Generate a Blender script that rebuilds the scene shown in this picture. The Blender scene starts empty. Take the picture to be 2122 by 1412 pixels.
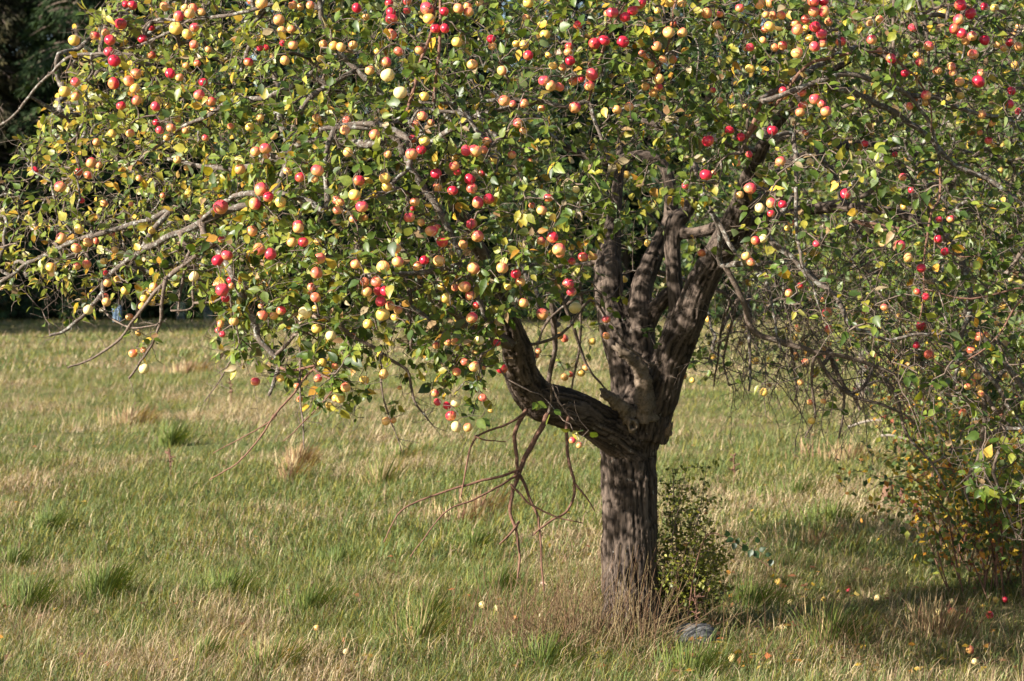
import bpy, bmesh, math, random
import numpy as np
from mathutils import Vector, Matrix

random.seed(7)
rng = np.random.default_rng(11)
scene = bpy.context.scene
col = scene.collection

# ---------------------------------------------------------------- camera
F = 4126.0                      # focal length in photo pixels (70 mm on a 36 mm frame, 2122 px wide)
CAMH = 1.9
PITCH = math.atan((706 - 575) / F)
cam_data = bpy.data.cameras.new('camera')
cam_data.sensor_width = 36.0
cam_data.lens = F / 2122.0 * 36.0
cam_data.clip_end = 2000
cam_data.dof.use_dof = True
cam_data.dof.focus_distance = 8.9
cam_data.dof.aperture_fstop = 5.6
cam = bpy.data.objects.new('camera', cam_data)
cam.location = (0, 0, CAMH)
cam.rotation_euler = (math.pi / 2 - PITCH, 0, 0)
col.objects.link(cam)
scene.camera = cam

# ---------------------------------------------------------------- sky and sun
TO_SUN = Vector((-0.80, -0.43, 0.41)).normalized()
world = bpy.data.worlds.new('World')
scene.world = world
world.use_nodes = True
wn = world.node_tree
sky = wn.nodes.new('ShaderNodeTexSky')
sky.sky_type = 'NISHITA'
sky.sun_disc = False
sky.sun_elevation = math.asin(TO_SUN.z)
sky.sun_rotation = math.atan2(TO_SUN.x, TO_SUN.y)
sky.altitude = 100
bg = wn.nodes['Background']
bg.inputs['Strength'].default_value = 0.065
wn.links.new(sky.outputs['Color'], bg.inputs['Color'])
sun_data = bpy.data.lights.new('sun', 'SUN')
sun_data.energy = 5.0
sun_data.angle = math.radians(0.5)
sun_data.color = (1.0, 0.93, 0.82)
sun = bpy.data.objects.new('sun', sun_data)
sun.rotation_euler = TO_SUN.to_track_quat('Z', 'Y').to_euler()
sun.location = (-20, -20, 20)
col.objects.link(sun)
scene.view_settings.view_transform = 'Standard'
scene.view_settings.look = 'None'
scene.view_settings.gamma = 1.0
scene.view_settings.use_curve_mapping = False
scene.view_settings.exposure = 1.68

# ---------------------------------------------------------------- pixel <-> world
CP, SP = math.cos(PITCH), math.sin(PITCH)
def P(u, v, Y):
    a = (u - 1061.0) / F; b = (706.0 - v) / F
    d = np.array([a, CP + b * SP, -SP + b * CP])
    return np.array([0, 0, CAMH]) + d * (Y / d[1])
def proj(p):
    p = np.atleast_2d(p)
    q = p - np.array([0, 0, CAMH])
    depth = q[:, 1] * CP - q[:, 2] * SP
    up = q[:, 1] * SP + q[:, 2] * CP
    return 1061 + F * q[:, 0] / depth, 706 - F * up / depth
def ground_at(u, v):
    a = (u - 1061.0) / F; b = (706.0 - v) / F
    d = np.array([a, CP + b * SP, -SP + b * CP])
    p = np.array([0, 0, CAMH]) + d * (-CAMH / d[2])
    for _ in range(4):
        h = ground_h(p[None, :2])[0]
        p = np.array([0, 0, CAMH]) + d * ((h - CAMH) / d[2])
    return p

# ---------------------------------------------------------------- noise
def vnoise(p, seed=0):
    p = np.asarray(p, dtype=np.float64)
    i = np.floor(p).astype(np.int64); f = p - i
    f = f * f * (3 - 2 * f)
    def h(ix, iy, iz):
        n = (ix * 374761393 + iy * 668265263 + iz * 2147483647 + seed * 974711) & 0xffffffff
        n = ((n ^ (n >> 13)) * 1274126177) & 0xffffffff
        n = ((n ^ (n >> 16)) * 2246822519) & 0xffffffff
        n = n ^ (n >> 15)
        return (n & 0xffff) / 65535.0
    x, y, z = i[:, 0], i[:, 1], i[:, 2]
    fx, fy, fz = f[:, 0], f[:, 1], f[:, 2]
    r = 0
    for dx in (0, 1):
        wx = fx if dx else 1 - fx
        for dy in (0, 1):
            wy = fy if dy else 1 - fy
            for dz in (0, 1):
                wz = fz if dz else 1 - fz
                r = r + h(x + dx, y + dy, z + dz) * wx * wy * wz
    return r
def fbm(p, seed=0, octaves=3):
    p = np.asarray(p, dtype=np.float64)
    a, s, t = 1.0, 0.0, 0.0
    for k in range(octaves):
        s = s + a * vnoise(p * (2 ** k) + k * 17.3, seed + k); t += a; a *= 0.5
    return s / t
def n2(xy, scale, seed=0, octaves=3):
    xy = np.atleast_2d(xy)
    return fbm(np.column_stack([xy * scale, np.full(len(xy), 0.37)]), seed, octaves)
def smooth(a, b, x):
    t = np.clip((x - a) / (b - a), 0, 1)
    return t * t * (3 - 2 * t)

def ground_h(xy):
    xy = np.atleast_2d(xy)
    d = np.hypot(xy[:, 0], xy[:, 1])
    h = (n2(xy * np.array([0.8, 1.0]), 0.85, 3, 3) - 0.5) * 0.17 + (n2(xy, 0.16, 5, 2) - 0.5) * 0.22 * smooth(14, 30, d)
    w = np.exp(-((xy[:, 0] - 0.64) ** 2 + (xy[:, 1] - 10.6) ** 2) / 0.6)
    return h * (1 - w) + 0.02 * w

# ---------------------------------------------------------------- mesh helpers
def make_mesh(name, verts, faces, mats, face_mat=None, attrs=None, smooth_shade=True):
    """faces: list of int arrays (N,3) / (N,4). attrs: {name: (type, domain, array)}"""
    verts = np.asarray(verts, dtype=np.float32)
    me = bpy.data.meshes.new(name)
    loops, starts, c = [], [], 0
    for f in faces:
        f = np.asarray(f, dtype=np.int32)
        if f.size == 0: continue
        loops.append(f.ravel())
        starts.append(c + np.arange(len(f), dtype=np.int32) * f.shape[1])
        c += f.size
    loops = np.concatenate(loops); starts = np.concatenate(starts).astype(np.int32)
    me.vertices.add(len(verts)); me.vertices.foreach_set('co', verts.ravel())
    me.loops.add(len(loops)); me.loops.foreach_set('vertex_index', loops)
    me.polygons.add(len(starts)); me.polygons.foreach_set('loop_start', starts)
    me.update(calc_edges=True)
    if smooth_shade:
        me.polygons.foreach_set('use_smooth', np.ones(len(starts), dtype=bool))
    for m in (mats if isinstance(mats, (list, tuple)) else [mats]):
        me.materials.append(m)
    if face_mat is not None:
        me.polygons.foreach_set('material_index', np.asarray(face_mat, dtype=np.int32))
    for k, (t, dom, arr) in (attrs or {}).items():
        a = me.attributes.new(k, t, dom)
        key = {'FLOAT_COLOR': 'color', 'FLOAT_VECTOR': 'vector', 'FLOAT': 'value'}[t]
        a.data.foreach_set(key, np.asarray(arr, dtype=np.float32).ravel())
    me.validate()
    me.update()
    return me
def link(name, me, parent=None, label=None, cat=None, group=None, kind=None, loc=None):
    o = bpy.data.objects.new(name, me)
    col.objects.link(o)
    if parent is not None: o.parent = parent
    if loc is not None: o.location = loc
    if label: o['label'] = label
    if cat: o['category'] = cat
    if group: o['group'] = group
    if kind: o['kind'] = kind
    return o
def empty(name, loc, label, cat, group=None):
    o = bpy.data.objects.new(name, None)
    o.empty_display_size = 0.1
    col.objects.link(o); o.location = loc
    o['label'] = label; o['category'] = cat
    if group: o['group'] = group
    return o
def colattr(c):
    c = np.asarray(c)
    if c.shape[1] == 3: c = np.column_stack([c, np.ones(len(c))])
    return ('FLOAT_COLOR', 'POINT', c)

def tube_arrays(pts, rad, sides, cap=True):
    pts = np.asarray(pts, float); rad = np.asarray(rad, float); n = len(pts)
    t = np.gradient(pts, axis=0)
    t /= np.linalg.norm(t, axis=1, keepdims=True) + 1e-9
    ref = np.array([0.31, 0.17, 0.93]) if abs(t[0, 2]) < 0.8 else np.array([0.93, 0.31, 0.17])
    a = ref - t * (t @ ref)[:, None]
    nn = np.linalg.norm(a, axis=1, keepdims=True)
    a = np.where(nn > 0.15, a / (nn + 1e-9), 0)
    for i in range(n):                                  # parallel transport keeps the frame steady
        if i == 0:
            if not a[0].any(): a[0] = np.cross(t[0], [1, 0, 0])
            a[0] /= np.linalg.norm(a[0]) + 1e-9
        else:
            w = a[i - 1] - t[i] * (a[i - 1] @ t[i])
            a[i] = w / (np.linalg.norm(w) + 1e-9)
    b = np.cross(t, a)
    ang = np.arange(sides) * 2 * math.pi / sides
    v = pts[:, None] + rad[:, None, None] * (np.cos(ang)[None, :, None] * a[:, None] + np.sin(ang)[None, :, None] * b[:, None])
    v = v.reshape(-1, 3)
    k = np.arange(n - 1)[:, None] * sides; s = np.arange(sides)[None]
    s2 = (s + 1) % sides
    q = np.stack([k + s, k + s2, k + sides + s2, k + sides + s], -1).reshape(-1, 4)
    tri = np.zeros((0, 3), int)
    if cap:
        v = np.vstack([v, pts[0], pts[-1] + t[-1] * rad[-1] * 0.6])
        c0, c1 = len(v) - 2, len(v) - 1
        s = np.arange(sides); s2 = (s + 1) % sides
        e = (n - 1) * sides
        tri = np.vstack([np.column_stack([np.full(sides, c0), s2, s]), np.column_stack([np.full(sides, c1), e + s, e + s2])])
    return v, q, tri
def tubes_mesh(name, lines, mat, sides=5, cap=False, colors=None):
    V, Q, T, C, o = [], [], [], [], 0
    for i, (p, r) in enumerate(lines):
        sd = sides(r) if callable(sides) else sides
        v, q, t = tube_arrays(p, r, sd, cap)
        V.append(v); Q.append(q + o); T.append(t + o); o += len(v)
        if colors is not None: C.append(np.repeat(np.asarray(colors[i])[None], len(v), 0))
    at = {'col': colattr(np.vstack(C))} if colors is not None else None
    return make_mesh(name, np.vstack(V), [np.vstack(Q), np.vstack(T)], mat, attrs=at)
def catmull(p, sub):
    p = np.asarray(p, float)
    if len(p) < 3 or sub < 2:
        if sub < 2: return p
    q = np.vstack([2 * p[0] - p[1], p, 2 * p[-1] - p[-2]])
    out = []
    for i in range(1, len(q) - 2):
        for k in range(sub):
            t = k / sub
            out.append(0.5 * ((2 * q[i]) + (-q[i - 1] + q[i + 1]) * t + (2 * q[i - 1] - 5 * q[i] + 4 * q[i + 1] - q[i + 2]) * t * t + (-q[i - 1] + 3 * q[i] - 3 * q[i + 1] + q[i + 2]) * t ** 3))
    out.append(p[-1])
    return np.array(out)

# ---------------------------------------------------------------- materials
def new_mat(name):
    m = bpy.data.materials.new(name); m.use_nodes = True
    return m, m.node_tree, m.node_tree.nodes['Principled BSDF']
def N(nt, t, **kw):
    n = nt.nodes.new(t)
    for k, v in kw.items(): setattr(n, k, v)
    return n
def L(nt, a, b): nt.links.new(a, b)
def ramp(nt, fac, stops):
    r = N(nt, 'ShaderNodeValToRGB')
    e = r.color_ramp.elements
    while len(e) < len(stops): e.new(0.5)
    for x, (p, c) in zip(e, stops):
        x.position = p; x.color = (*c, 1) if len(c) == 3 else c
    L(nt, fac, r.inputs['Fac'])
    return r.outputs['Color']
def mixc(nt, fac, a, b, mode='MIX'):
    m = N(nt, 'ShaderNodeMix', data_type='RGBA', blend_type=mode)
    if isinstance(fac, (int, float)): m.inputs[0].default_value = fac
    else: L(nt, fac, m.inputs[0])
    for s, x in ((m.inputs[6], a), (m.inputs[7], b)):
        if isinstance(x, tuple): s.default_value = (*x, 1)
        else: L(nt, x, s)
    return m.outputs[2]
def math_n(nt, op, a, b=None, clamp=False):
    m = N(nt, 'ShaderNodeMath', operation=op, use_clamp=clamp)
    for s, x in ((m.inputs[0], a), (m.inputs[1], b)):
        if x is None: continue
        if isinstance(x, (int, float)): s.default_value = x
        else: L(nt, x, s)
    return m.outputs[0]
def noise_n(nt, vec, scale, detail=4, rough=0.55):
    n = N(nt, 'ShaderNodeTexNoise'); n.inputs['Scale'].default_value = scale
    n.inputs['Detail'].default_value = detail; n.inputs['Roughness'].default_value = rough
    if vec is not None: L(nt, vec, n.inputs['Vector'])
    return n.outputs['Fac']

def leaf_material(name, rough=0.42, trans=0.40, spec=0.4, under=0.35):
    m, nt, b = new_mat(name)
    at = N(nt, 'ShaderNodeAttribute', attribute_name='col')
    geo = N(nt, 'ShaderNodeNewGeometry')
    nz = noise_n(nt, geo.outputs['Position'], 55, 2)
    c = mixc(nt, 1.0, at.outputs['Color'], ramp(nt, nz, [(0.25, (0.68, 0.66, 0.6)), (0.7, (1.25, 1.2, 1.15))]), 'MULTIPLY')
    c = mixc(nt, math_n(nt, 'MULTIPLY', geo.outputs['Backfacing'], under), c, (0.24, 0.27, 0.17))    # paler felted underside
    L(nt, c, b.inputs['Base Color'])
    b.inputs['Roughness'].default_value = rough
    b.inputs['Specular IOR Level'].default_value = spec
    tr = N(nt, 'ShaderNodeBsdfTranslucent')
    tc = mixc(nt, 1.0, c, (1.25, 1.15, 0.45), 'MULTIPLY')
    L(nt, tc, tr.inputs['Color'])
    mx = N(nt, 'ShaderNodeMixShader'); mx.inputs[0].default_value = trans
    out = nt.nodes['Material Output']
    L(nt, b.outputs[0], mx.inputs[1]); L(nt, tr.outputs[0], mx.inputs[2]); L(nt, mx.outputs[0], out.inputs['Surface'])
    return m
M_leaf = leaf_material('apple leaf')
M_grass = leaf_material('grass blades', 0.6, 0.3, 0.15, 0.0)
M_weed = leaf_material('shrub leaf', 0.5, 0.3, 0.3)
M_conifer = leaf_material('conifer spray', 0.7, 0.12, 0.15, 0.0)

def wood_material(name, dark, light, lichen, lich_amt, scale=1.0, bark_attr=False):
    m, nt, b = new_mat(name)
    if bark_attr:
        at = N(nt, 'ShaderNodeAttribute', attribute_name='bark')
        mp = N(nt, 'ShaderNodeMapping'); mp.inputs['Scale'].default_value = (1, 1, 0.13)
        L(nt, at.outputs['Vector'], mp.inputs['Vector']); vec = mp.outputs[0]
    else:
        vec = N(nt, 'ShaderNodeTexCoord').outputs['Object']
    big = noise_n(nt, vec, 9 * scale, 4)
    fine = noise_n(nt, vec, 60 * scale, 5, 0.65)
    f = math_n(nt, 'ADD', math_n(nt, 'MULTIPLY', big, 0.35), math_n(nt, 'MULTIPLY', fine, 0.75))
    c = ramp(nt, f, [(0.36, dark), (0.56, tuple(0.55 * a + 0.45 * d for a, d in zip(light, dark))), (0.78, light)])
    if bark_attr:
        cr = N(nt, 'ShaderNodeAttribute', attribute_name='crack')
        c = mixc(nt, math_n(nt, 'MULTIPLY', cr.outputs['Fac'], 0.9), c, tuple(0.5 * d for d in dark))
    geo = N(nt, 'ShaderNodeNewGeometry')
    ln = noise_n(nt, geo.outputs['Position'], 22 * scale, 5, 0.7)
    lf = ramp(nt, ln, [(0.62 - lich_amt, (0, 0, 0)), (0.72 - lich_amt, (1, 1, 1))])
    c = mixc(nt, math_n(nt, 'MULTIPLY', lf, 0.85), c, lichen)
    L(nt, c, b.inputs['Base Color'])
    b.inputs['Roughness'].default_value = 0.85
    b.inputs['Specular IOR Level'].default_value = 0.2
    bp = N(nt, 'ShaderNodeBump'); bp.inputs['Strength'].default_value = 0.9; bp.inputs['Distance'].default_value = 0.012 if bark_attr else 0.006
    L(nt, f, bp.inputs['Height']); L(nt, bp.outputs[0], b.inputs['Normal'])
    return m
M_bark = wood_material('old apple bark', (0.014, 0.0095, 0.007), (0.175, 0.130, 0.102), (0.30, 0.28, 0.25), -0.01, 1.0, True)
M_branch = wood_material('branch bark with lichen', (0.028, 0.022, 0.018), (0.16, 0.125, 0.10), (0.30, 0.30, 0.265), 0.10, 2.0)
M_twig = wood_material('twig bark', (0.035, 0.025, 0.019), (0.20, 0.148, 0.115), (0.28, 0.27, 0.24), 0.04, 2.0)
M_shoot = wood_material('reddish young shoot', (0.07, 0.035, 0.024), (0.24, 0.13, 0.09), (0.26, 0.2, 0.16), -0.05, 2.0)
M_dead = wood_material('weathered dead wood', (0.05, 0.038, 0.028), (0.24, 0.18, 0.13), (0.25, 0.22, 0.18), 0.0, 1.5)
M_grey = wood_material('bleached stick', (0.2, 0.17, 0.14), (0.42, 0.36, 0.30), (0.4, 0.37, 0.32), 0.0, 2.0)

def apple_material(name, base, blush, amount, spots):
    m, nt, b = new_mat(name)
    at = N(nt, 'ShaderNodeAttribute', attribute_name='loc')
    rn = N(nt, 'ShaderNodeAttribute', attribute_name='rnd')
    oi = N(nt, 'ShaderNodeObjectInfo')
    r = math_n(nt, 'FRACT', math_n(nt, 'ADD', oi.outputs['Random'], rn.outputs['Fac']))
    off = N(nt, 'ShaderNodeVectorMath', operation='ADD')
    cmb = N(nt, 'ShaderNodeCombineXYZ')
    L(nt, math_n(nt, 'MULTIPLY', r, 40), cmb.inputs[0]); L(nt, math_n(nt, 'MULTIPLY', r, 17), cmb.inputs[1])
    L(nt, at.outputs['Vector'], off.inputs[0]); L(nt, cmb.outputs[0], off.inputs[1])
    v = off.outputs[0]
    sep = N(nt, 'ShaderNodeSeparateXYZ'); L(nt, at.outputs['Vector'], sep.inputs[0])
    n1 = noise_n(nt, v, 1.1, 3)
    st = N(nt, 'ShaderNodeMapping'); st.inputs['Scale'].default_value = (5, 5, 0.8); L(nt, v, st.inputs['Vector'])
    n3 = noise_n(nt, st.outputs[0], 2.0, 3)
    f = math_n(nt, 'ADD', math_n(nt, 'MULTIPLY', sep.outputs['Z'], 0.26), math_n(nt, 'MULTIPLY', n1, 0.95))
    f = math_n(nt, 'ADD', f, math_n(nt, 'MULTIPLY', sep.outputs['X'], 0.20))
    f = math_n(nt, 'ADD', f, math_n(nt, 'MULTIPLY', n3, 0.45))
    f = math_n(nt, 'ADD', f, math_n(nt, 'MULTIPLY', math_n(nt, 'SUBTRACT', r, 0.5), 0.35))
    f = math_n(nt, 'ADD', f, amount - 0.70)
    fac = ramp(nt, f, [(0.22, (0, 0, 0)), (0.45, (.35, .35, .35)), (0.68, (1, 1, 1))])
    c = mixc(nt, fac, base, blush)
    vo = N(nt, 'ShaderNodeTexVoronoi'); vo.inputs['Scale'].default_value = 1.9; L(nt, v, vo.inputs['Vector'])
    sp = ramp(nt, vo.outputs['Distance'], [(0.07, (1, 1, 1)), (0.12, (0, 0, 0))])
    c = mixc(nt, math_n(nt, 'MULTIPLY', sp, spots), c, (0.07, 0.03, 0.015))
    L(nt, c, b.inputs['Base Color'])
    b.inputs['Roughness'].default_value = 0.30
    b.inputs['Specular IOR Level'].default_value = 0.5
    b.inputs['Subsurface Weight'].default_value = 0.0
    return m
AM = {
    'R': apple_material('deep red apple skin', (0.64, 0.24, 0.08), (0.50, 0.018, 0.042), 0.72, 0.5),
    'P': apple_material('pink red apple skin', (0.72, 0.36, 0.12), (0.60, 0.050, 0.075), 0.52, 0.7),
    'O': apple_material('orange blushed apple skin', (0.72, 0.40, 0.13), (0.66, 0.13, 0.085), 0.38, 0.9),
    'Y': apple_material('yellow apple skin', (0.70, 0.44, 0.10), (0.66, 0.24, 0.07), 0.06, 0.8),
    'K': apple_material('pale cream apple skin', (0.78, 0.60, 0.26), (0.72, 0.32, 0.18), 0.05, 0.5),
}
def plain(name, c, rough=0.7, var=0.25, scale=40):
    m, nt, b = new_mat(name)
    n = noise_n(nt, N(nt, 'ShaderNodeTexCoord').outputs['Object'], scale, 4)
    L(nt, mixc(nt, n, tuple(x * (1 - var) for x in c), tuple(min(1, x * (1 + var)) for x in c)), b.inputs['Base Color'])
    b.inputs['Roughness'].default_value = rough
    return m
M_stem = plain('apple stem', (0.10, 0.06, 0.035))
M_calyx = plain('apple calyx', (0.05, 0.03, 0.018))
M_tube = plain('pale blue plastic tube', (0.35, 0.47, 0.60), 0.4, 0.1, 8)
M_wire = plain('galvanised wire', (0.22, 0.23, 0.24), 0.45, 0.1, 20)
M_stake = plain('weathered wooden stake', (0.22, 0.18, 0.13), 0.85, 0.3, 12)

def stone_material():
    m, nt, b = new_mat('grey lichen stone')
    co = N(nt, 'ShaderNodeTexCoord').outputs['Object']
    n1 = noise_n(nt, co, 9, 6, 0.65); n2_ = noise_n(nt, co, 60, 4)
    c = ramp(nt, n1, [(0.3, (0.05, 0.05, 0.05)), (0.55, (0.115, 0.112, 0.11)), (0.75, (0.18, 0.18, 0.17))])
    L(nt, mixc(nt, 0.4, c, ramp(nt, n2_, [(0.3, (0.04, 0.04, 0.04)), (0.7, (0.18, 0.175, 0.17))])), b.inputs['Base Color'])
    b.inputs['Roughness'].default_value = 0.9
    bp = N(nt, 'ShaderNodeBump'); bp.inputs['Strength'].default_value = 0.6; bp.inputs['Distance'].default_value = 0.01
    L(nt, n2_, bp.inputs['Height']); L(nt, bp.outputs[0], b.inputs['Normal'])
    return m
M_stone = stone_material()
def ground_material():
    m, nt, b = new_mat('meadow soil and thatch')
    co = N(nt, 'ShaderNodeTexCoord').outputs['Object']
    mp = N(nt, 'ShaderNodeMapping'); mp.inputs['Scale'].default_value = (1.0, 0.6, 1); L(nt, co, mp.inputs['Vector'])
    big = noise_n(nt, mp.outputs[0], 0.35, 6, 0.6)
    mid = noise_n(nt, mp.outputs[0], 3.0, 5, 0.65)
    fine = noise_n(nt, co, 45, 4, 0.7)
    f = math_n(nt, 'ADD', math_n(nt, 'MULTIPLY', big, 0.6), math_n(nt, 'MULTIPLY', mid, 0.4))
    c = ramp(nt, f, [(0.36, (0.075, 0.10, 0.028)), (0.48, (0.12, 0.13, 0.045)), (0.58, (0.22, 0.175, 0.09)), (0.68, (0.20, 0.14, 0.085))])
    c = mixc(nt, 0.8, c, ramp(nt, fine, [(0.3, (0.35, 0.33, 0.3)), (0.7, (1.3, 1.25, 1.2))]), 'MULTIPLY')
    L(nt, c, b.inputs['Base Color'])
    b.inputs['Roughness'].default_value = 0.95
    b.inputs['Specular IOR Level'].default_value = 0.1
    bp = N(nt, 'ShaderNodeBump'); bp.inputs['Strength'].default_value = 0.7; bp.inputs['Distance'].default_value = 0.03
    L(nt, fine, bp.inputs['Height']); L(nt, bp.outputs[0], b.inputs['Normal'])
    return m
M_ground = ground_material()

# ---------------------------------------------------------------- ground sheet
xs = np.concatenate([[-600, -300, -150, -80, -50], np.arange(-34, -6, 1.4), np.arange(-6, 6.01, 0.25), np.arange(7.4, 36, 1.4), [50, 80, 150, 300, 600]])
ys = np.concatenate([[-200, -60, -20, -5, 0, 3, 5], np.arange(6.5, 18, 0.25), np.arange(18, 40, 0.7), np.arange(40, 110, 2.5), [130, 180, 260, 400, 700, 1100]])
gx, gy = np.meshgrid(xs, ys)
gxy = np.column_stack([gx.ravel(), gy.ravel()])
gv = np.column_stack([gxy, ground_h(gxy)])
nx = len(xs)
ii, jj = np.meshgrid(np.arange(len(ys) - 1), np.arange(nx - 1), indexing='ij')
k = (ii * nx + jj).ravel()
me = make_mesh('ground', gv, [np.column_stack([k, k + 1, k + nx + 1, k + nx])], M_ground)
link('ground', me, kind='structure', label='uneven meadow ground of soil and old thatch under the grass')

# ---------------------------------------------------------------- where the windfall apples lie (the grass is pressed down there)
FALL = [(718, 1334, 15, 'O', 'orange-blushed windfall apple in dark grass, upper one of a pair'), (718, 1357, 13, 'K', 'pale cream windfall apple in dark grass, lower one of a pair'),
        (845, 1337, 15, 'Y', 'yellow windfall apple half behind a coarse grass tuft'), (1000, 1260, 15, 'K', 'cream windfall apple among dry stalks left by the hanging suckers'),
        (1029, 1266, 12, 'K', 'small greenish cream windfall apple next to a larger one by dry stalks'), (1067, 1286, 11, 'O', 'small orange windfall apple at the edge of the dry stalks'),
        (657, 1307, 12, 'O', 'small orange-red windfall apple on a bare patch in the meadow'), (1613, 1211, 14, 'Y', 'bright yellow windfall apple below the dark bramble cane'),
        (1638, 1254, 12, 'K', 'cream windfall apple in green grass between shrub and brambles'), (1819, 1245, 14, 'K', 'half eaten cream windfall apple on dry grass near brambles'),
        (1707, 1247, 10, 'Y', 'tiny yellow windfall apple in grass beside fallen orange leaves'), (1945, 1274, 14, 'K', 'pale windfall apple beginning the row under the brambles'),
        (1974, 1275, 18, 'P', 'largest pink windfall apple in the row under the brambles'), (2008, 1271, 13, 'R', 'dark red windfall apple in the row under the brambles'),
        (2051, 1280, 15, 'R', 'bruised red windfall apple ending the row under the brambles'), (2083, 1248, 11, 'R', 'bright red windfall apple close against the bramble stems'),
        (2063, 1248, 11, 'Y', 'dull yellow windfall apple close against the bramble stems'), (1518, 1370, 16, 'K', 'cream windfall apple in short grass near the grey stone'),
        (2010, 1353, 17, 'O', 'orange windfall apple in shaded foreground grass below the bramble row'), (2020, 1378, 13, 'K', 'cream windfall apple in shaded foreground grass below the bramble row'),
        (1972, 1251, 11, 'K', 'small cream windfall apple behind the row under the brambles'), (1758, 1228, 9, 'R', 'tiny red windfall apple in dry grass behind the fallen leaves'),
        (852, 1310, 11, 'O', 'small orange windfall apple behind a coarse grass tuft')]
FALL_P = np.array([ground_at(u, v + d * 0.45) for u, v, d, _, _ in FALL])
STONE_P = ground_at(1442, 1328)
def pressed(x, y):
    k = np.zeros(len(x), bool)
    for p in FALL_P: k |= (np.abs(x - p[0]) < 0.06) & (y < p[1] + 0.05) & (y > p[1] - 0.26)
    return k | ((np.abs(x - STONE_P[0]) < 0.14) & (y < STONE_P[1] + 0.05) & (y > STONE_P[1] - 0.30))
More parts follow.
